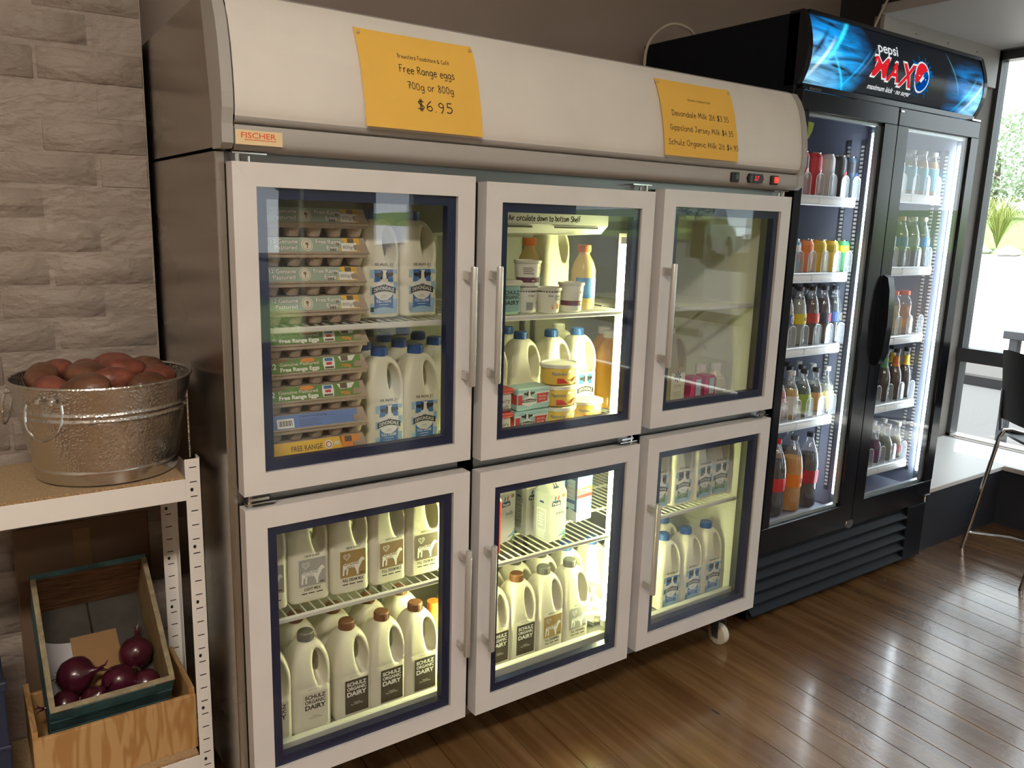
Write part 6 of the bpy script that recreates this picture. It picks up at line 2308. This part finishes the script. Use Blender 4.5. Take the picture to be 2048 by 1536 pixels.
def make_onion():
    T = thing('red_onion', '', 'onion')
    mb = MB()
    prf = [(0, -.036), (.010, -.035), (.024, -.029), (.035, -.016), (.039, 0), (.036, .016), (.026, .028), (.014, .036), (.007, .043), (.004, .054), (.0015, .060)]
    mb.lathe(prf, M_onion, 28, cap=False)
    mb.v = [(x * (1 + .02 * math.sin(6 * math.atan2(y, x))), y * (1 + .02 * math.sin(6 * math.atan2(y, x))), z) for x, y, z in mb.v]
    mb.build('bulb', T, angle=180)
    r = MB()
    rg = random.Random(2)
    for i in range(12):
        a = rg.uniform(0, 6.28); k = rg.uniform(.4, 1)
        r.tube([(.004 * math.cos(a), .004 * math.sin(a), -.034), (.010 * k * math.cos(a), .010 * k * math.sin(a), -.042), (.018 * k * math.cos(a + .4), .018 * k * math.sin(a + .4), -.045)], .0007, M_root, 4)
    r.build('roots', T)
    s = MB()
    for i in range(3):
        a = i * 2.1
        s.tube([(.003 * math.cos(a), .003 * math.sin(a), .055), (.006 * math.cos(a), .006 * math.sin(a), .066), (.014 * math.cos(a + .5), .014 * math.sin(a + .5), .074)], [.003, .002, .0006], M_onion, 6)
    s.build('dry_tip', T)
    return T


OP = Proto(make_onion)
fl_ = -CD + .010
for i, (x, y, z, rx, ry, sc_, d) in enumerate(((.079, .150, .043, -.9, .4, 1.06, 'standing highest at the right'), (.030, .086, .043, .3, 1.2, 1.08, 'in the middle with cracked pale skin'),
                                              (.088, .066, .036, 1.9, .6, .90, 'low in the right front corner'), (-.060, .130, .047, -1.2, -.5, 1.16, 'large, at the left'),
                                              (-.092, .068, .036, 1.2, -.9, .86, 'in the left front corner with long roots'), (-.028, .058, .036, .5, .4, .90, 'at the front left of centre'))):
    o = OP.put((0, 0, 0), 0, 'red onion in the blue crate, ' + d, 'onions in the crate')
    o.location = in_crate(x, y, fl_ + z)
    o.rotation_euler = (rx, ry, i * 1.3)
    o.scale = (sc_, sc_, sc_)
# carton leaning behind the crate
M_card = mat('cardboard', (.20, .125, .08), .85, vary=.15, vscale=3)
T = thing('cardboard_box', 'flat brown cardboard box leaning behind the blue crate', 'box', (-.25, .6245, BZ + .0))
MB().box(-.155, .165, -.0065, .0065, 0, .48, M_card, .003).build('box_body', T, smooth=False)
MB().box(-.02, .02, -.0070, .0070, .02, .46, mat('packing_tape', (.24, .15, .08), .3)).build('packing_tape', T, smooth=False)
T = thing('dark_crate', 'dark blue plastic crate at the left end of the lower shelf', 'crate', (-.62, .32, BZ))
M_dkblue = mat('dark_blue_plastic', (.020, .028, .060), .5)
for q in ((-.16, .16, -.12, -.112, .0), (-.16, .16, .112, .12, .0)):
    MB().box(q[0], q[1], q[2], q[3], 0, .30, M_dkblue, .003).box(q[0] - .004, q[1] + .004, q[2] - .004, q[3] + .004, .28, .30, M_dkblue, .002).box(q[0] - .002, q[1] + .002, q[2] - .003, q[3] + .003, .14, .15, M_dkblue, .002).build('long_side', T, smooth=False)
for q in ((-.16, -.152), (.152, .16)):
    MB().box(q[0], q[1], -.112, .112, 0, .30, M_dkblue, .003).build('short_side', T, smooth=False)
MB().box(-.152, .152, -.112, .112, 0, .008, M_dkblue).build('crate_floor', T, smooth=False)

# ------------------------------------------------------------------ chair at the window
M_seat = mat('black_chair_shell', (.014, .018, .026), .35)
CH = thing('cafe_chair', 'black shell chair with chrome legs in front of the window seat', 'chair', (3.44, -.16, 0), math.radians(-55))
# local frame: x runs along the back panel towards the room, y points to the seat
CH.rotation_euler = (0, 0, math.radians(-124.8))
W2_ = .238
def bp_(u, v):      # back shell
    x = -W2_ + 2 * W2_ * u
    return (x * (1 - .06 * v), .0 + .045 * (1 - (x / W2_) ** 2) * -1 - .05 * v, .655 + .33 * v + .012 * (1 - (2 * u - 1) ** 4))
bk = MB().grid(bp_, 16, 10, M_seat)
bk.grid(lambda u, v: tuple(Vector(bp_(1 - u, v)) + Vector((0, .010, 0))), 16, 10, M_seat)
bk.build('backrest', CH)
st_ = MB()
def sp_(u, v):
    x = -W2_ + 2 * W2_ * u
    return (x, .02 + .40 * v, .580 - .018 * math.sin(PI * v) + .014 * abs(2 * u - 1) ** 3)
st_.grid(sp_, 14, 12, M_seat); st_.grid(lambda u, v: tuple(Vector(sp_(1 - u, v)) - Vector((0, 0, .012))), 14, 12, M_seat)
st_.build('seat', CH)
for s_ in (-1, 1):
    x = s_ * (W2_ - .005)
    MB().tube([(x, -.10, 0), (x, -.055, .25), (x, -.010, .50), (x, .000, .565), (x, .02, .60), (x, .05, .60), (x, .20, .562), (x, .40, .562)], .010, M_chrome, 10).build('leg', CH)
    MB().tube([(x, .40, .562), (x, .425, .54), (x, .45, .30), (x, .47, 0)], .010, M_chrome, 10).build('leg', CH)
    MB().tube([(x, .0, .60), (x * .98, -.015, .70), (x * .9, -.03, .80)], .008, M_chrome, 8).build('back_support', CH)
MB().tube([(-W2_ + .005, -.085, .08), (-.12, .06, .10), (0, .12, .105), (.12, .06, .10), (W2_ - .005, -.085, .08)], .008, M_chrome, 8).build('foot_bar', CH)

# ------------------------------------------------------------------ outside
M_asph = mat('asphalt', (.05, .05, .054), .9, vary=.25, vscale=60)
M_pave = mat('pale_concrete', (.66, .64, .60), .9, vary=.08, vscale=3)
M_mulch = mat('bark_mulch', (.10, .055, .03), .95, vary=.6, vscale=45, bump=1, bscale=40)
M_kerb = mat('kerb_dark', (.03, .028, .028), .9)
M_grassg = mat('lawn_green', (.10, .16, .035), .9, vary=.35, vscale=5)
g = MB()
def gz(x): return np.interp(x, [4.5, 8.6, 9.4, 10.2, 17, 20.5, 30, 60], [-.1, -.1, 0, .0, .55, 1.05, 1.9, 3.2])
xs_ = [4.5, 8.6]
g.grid(lambda u, v: (4.5 + 4.1 * u, -30 + 60 * v, -.1), 1, 1, M_asph)
struct(g.build('forecourt_ground', smooth=False))
struct(MB().box(8.6, 9.4, -30, 30, -.15, .02, M_kerb, .02).build('kerb_strip', smooth=False))
struct(MB().grid(lambda u, v: (9.4 + .8 * u, -30 + 60 * v, .01), 1, 1, M_mulch).build('mulch_bed', smooth=False))
struct(MB().grid(lambda u, v: (10.2 + 10.3 * u, -1 + 31 * v, float(gz(10.2 + 10.3 * u))), 6, 1, M_pave).build('sloping_pavement'))
M_road = mat('road_grey', (.06, .06, .06), .9, vary=.15, vscale=8)
struct(MB().grid(lambda u, v: (10.2 + 10.3 * u, -30 + 29 * v, float(gz(10.2 + 10.3 * u))), 6, 1, M_road).build('side_road'))
struct(MB().grid(lambda u, v: (20.5 + 60 * u, -60 + 120 * v, float(gz(20.5 + 60 * u))), 6, 1, M_grassg).build('lawn_slope'))
struct(MB().box(-12, 4.5, -30, -6.3, -.2, -.1, M_grassg).build('rear_lawn', smooth=False))
# striped post
M_bred = mat('bollard_red', (.75, .04, .06), .5)
T = thing('striped_bollard', 'red and white striped bollard by the rockery', 'bollard', (19.4, 7.78, .92))
for i in range(4):
    MB().lathe([(.09, i * .26), (.09, i * .26 + .26)], (M_bred if i % 2 else M_white), 16).build('stripe_band', T)
# ornamental grass and rocks
M_tuft = mat('yellow_green_blade', (.22, .26, .06), .6)
for k, (x, y, s_, d) in enumerate(((21.6, 8.35, 1.05, 'nearest the striped bollard'), (21.6, 5.6, .9, 'second from the striped bollard'), (21.9, 10.4, .8, 'beyond the striped bollard'))):
    T = thing('grass_tuft', 'fountain of yellow green ornamental grass, ' + d, 'grass', (x, y, 1.2))
    mb = MB(); rg = random.Random(k)
    for i in range(240):
        a = rg.uniform(0, 6.28); L_ = rg.uniform(.6, 1.25) * s_; h = rg.uniform(.7, 1.3) * s_
        w = .012
        pts = []
        for j in range(6):
            q = j / 5
            r = L_ * q ** 1.3 * .85; z = h * math.sin(q * 2.3) * .95
            pts.append((r * math.cos(a), r * math.sin(a), z))
        nx, ny = -math.sin(a) * w, math.cos(a) * w
        vs = [(p[0] + nx * (1 - j / 6), p[1] + ny * (1 - j / 6), p[2]) for j, p in enumerate(pts)] + [(p[0] - nx * (1 - j / 6), p[1] - ny * (1 - j / 6), p[2] + .004) for j, p in enumerate(pts)]
        mb.add(vs, [(j, j + 1, 7 + j, 6 + j) for j in range(5)], M_tuft)
    b_ = mb.build('blades', T, smooth=False)
    b_['kind'] = 'stuff'
M_rock = mat('grey_rock', (.42, .41, .40), .85, vary=.2, vscale=3)
rg = random.Random(9)
for i in range(9):
    ph = [rg.uniform(0, 6) for _ in range(4)]
    r = rg.uniform(.20, .32)
    def rk(u, v):
        a, b_ = 2 * PI * u, PI * v
        k = r * (1 + .22 * math.sin(3 * a + ph[0]) * math.sin(b_) + .15 * math.sin(4 * b_ + ph[1]))
        return (k * math.sin(b_) * math.cos(a), k * math.sin(b_) * math.sin(a), .55 * k * math.cos(b_))
    o = MB().grid(rk, 12, 8, M_rock).build('garden_rock', angle=20)
    o.location = (20.6 + rg.uniform(-.15, .2), 4.6 + i * .74, 1.12)
    tag(o, 'grey garden rock in the row below the grass, %s from the right' % (ORD + ['ninth'])[i], 'rock', 'rocks of the garden edge')


def tree(label, x, y, z, r, h, colr, seed, trunk=.16):
    T = thing('garden_tree', label, 'tree', (x, y, z), 0, 'trees beyond the road')
    MB().lathe([(trunk, -1), (trunk * .8, h * .55), (trunk * .4, h * .8)], mat('bark', (.12, .09, .07), .9), 10).build('trunk', T)
    rg = random.Random(seed)
    mb = MB()
    for i in range(4200):
        u, v, w = rg.gauss(0, 1), rg.gauss(0, 1), rg.gauss(0, 1)
        L_ = math.sqrt(u * u + v * v + w * w) or 1
        k = r * rg.uniform(.45, 1.0) ** .5
        c = Vector((u / L_ * k, v / L_ * k, h * .75 + w / L_ * k * .8))
        s_ = r * .042
        e1 = Vector((rg.uniform(-1, 1), rg.uniform(-1, 1), rg.uniform(-1, 1))).normalized() * s_
        e2 = e1.cross(Vector((rg.uniform(-1, 1), rg.uniform(-1, 1), rg.uniform(-1, 1)))).normalized() * s_ * .6
        mb.add([tuple(c - e1), tuple(c + e2), tuple(c + e1), tuple(c - e2)], [(0, 1, 2, 3)], colr)
    mb.build('crown', T, smooth=False)['kind'] = 'stuff'


M_l1 = mat('leaf_hazed', (.42, .48, .38), .7)  # leaf colours paled to stand in for distance haze and overexposure
M_l2 = mat('leaf_hazed_pale', (.50, .56, .44), .7)
tree('broad dark green tree straight beyond the window', 38, 16.2, 1.6, 2.6, 4.4, M_l1, 1)
tree('paler green tree right of the dark one beyond the window', 40, 10.5, 1.8, 2.6, 4.2, M_l2, 2)
tree('dark tree far left beyond the window', 42, 24, 1.8, 4.0, 5.0, M_l1, 3)
tree('large tree opposite the second window', 24, -16.5, 1.2, 3.6, 4.5, M_l1, 4)
tree('leafy tree reflected beside the car', 27, -25, 1.4, 3.8, 4.5, M_l2, 5)
tree('thick trunked tree on the rear lawn', 5.6, -15, -.1, 3.0, 6.0, M_l1, 6, .35)
tree('bushy tree on the rear lawn', -1.6, -21, -.1, 3.2, 4.6, M_l2, 7, .3)
# outdoor table
M_tbl = mat('outdoor_table_grey', (.07, .075, .085), .6)
T = thing('outdoor_table', 'grey outdoor cafe table just outside the window', 'table', (6.0, .56, -.1))
MB().box(-.45, .45, -.38, .38, .90, .96, M_tbl, .006).build('table_top', T, smooth=False)
for sx in (-.38, .38):
    for sy in (-.32, .32):
        MB().box(sx - .03, sx + .03, sy - .03, sy + .03, 0, .90, M_tbl, .004).build('leg', T, smooth=False)
# parked car seen in the door glass
M_car = mat('car_paint_grey_blue', (.33, .40, .46), .25, .4, coat=.6)
M_tyre = mat('tyre', (.02, .02, .02), .8)
M_carglass = mat('car_window', (.03, .04, .05), .08)
T = thing('parked_car', 'pale grey blue car parked across the road', 'car', (17.3, -12.6, .56), math.radians(-52))
sd = [(-2.1, .35), (-2.15, .75), (-1.9, .95), (-1.25, 1.0), (-.55, 1.45), (.7, 1.48), (1.45, 1.02), (2.1, .95), (2.2, .6), (2.15, .35), (1.75, .33), (1.7, .55), (1.5, .72), (1.3, .74), (1.1, .70), (.92, .55), (.88, .32), (-.92, .32), (-.96, .55), (-1.14, .70), (-1.34, .74), (-1.54, .70), (-1.74, .55), (-1.78, .33)]
MB().prism(sd, -.85, .85, M_car, 'xz').build('car_body', T, smooth=False)
for s_ in (-.856, .846):
    MB().prism([(-1.05, 1.02), (-.48, 1.38), (.05, 1.41), (.05, 1.02)], s_, s_ + .01, M_carglass, 'xz').build('side_window', T, smooth=False)
    MB().prism([(.12, 1.02), (.12, 1.41), (.62, 1.42), (1.25, 1.02)], s_, s_ + .01, M_carglass, 'xz').build('side_window', T, smooth=False)
for x in (-1.34, 1.3):
    for y in (-.78, .78):
        w = MB().lathe([(0, -.1), (.22, -.1), (.33, -.09), (.34, 0), (.33, .09), (.22, .1), (0, .1)], M_tyre, 24)
        w.lathe([(.20, -.105), (.20, .105)], M_chrome, 10)
        w.v = [(x + p[0], y + p[2], .34 + p[1]) for p in w.v]
        w.build('wheel', T)
for x in (-2.14, 2.1):
    MB().box(x - .02, x + .1 if x > 0 else x + .04, -.7, -.4, .68, .80, M_chrome).build('lamp', T, smooth=False)
    MB().box(x - .02, x + .1 if x > 0 else x + .04, .4, .7, .68, .80, M_chrome).build('lamp', T, smooth=False)
# notices on the second window
for nm, lab_, y0, y1, z0, z1, c in (('poster', 'dark poster on the second window', -2.83, -2.645, 1.26, 1.55, (.06, .055, .05)), ('notice', 'large white notice on the second window', -2.67, -2.25, .94, 1.18, (.75, .75, .72)),
                                    ('notice', 'white notice low on the second window', -2.63, -2.29, .50, .765, (.75, .76, .76))):
    T = thing(nm, lab_, 'sign', (4.410, (y0 + y1) / 2, z0))
    MB().box(-.002, .002, -(y1 - y0) / 2, (y1 - y0) / 2, 0, z1 - z0, (milky('notice_%s' % lab_[:5], (.9, .9, .88), .72, .8) if c[0] > .2 else mat('poster_dark', c, .8))).build('sheet', T, smooth=False)
    MB().box(-.0028, .0028, -.02, .02, z1 - z0 - .012, z1 - z0 + .008, M_pin).build('tape', T, smooth=False)

# ------------------------------------------------------------------ ceiling lights (out of view, they light the left of the room)
def ceiling_light(label, x, y, col, power, sx=1.1, sy=.28):
    T = thing('ceiling_light', label, 'lamp', (x, y, 3.0), 0, None)
    MB().box(-sx / 2 - .02, sx / 2 + .02, -sy / 2 - .02, sy / 2 + .02, .04, .1, M_white).build('housing', T, smooth=False)
    MB().box(-sx / 2, sx / 2, -sy / 2, sy / 2, .02, .04, emission('diffuser_glow_%d' % int(x * 10), col, power)).build('diffuser', T, smooth=False)


ceiling_light('warm ceiling light panel behind the viewer at the left of the room', -1.0, -2.3, (1, .87, .74), 86)
ceiling_light('warm ceiling light panel above the middle of the room', .6, -4.2, (1, .88, .76), 30)
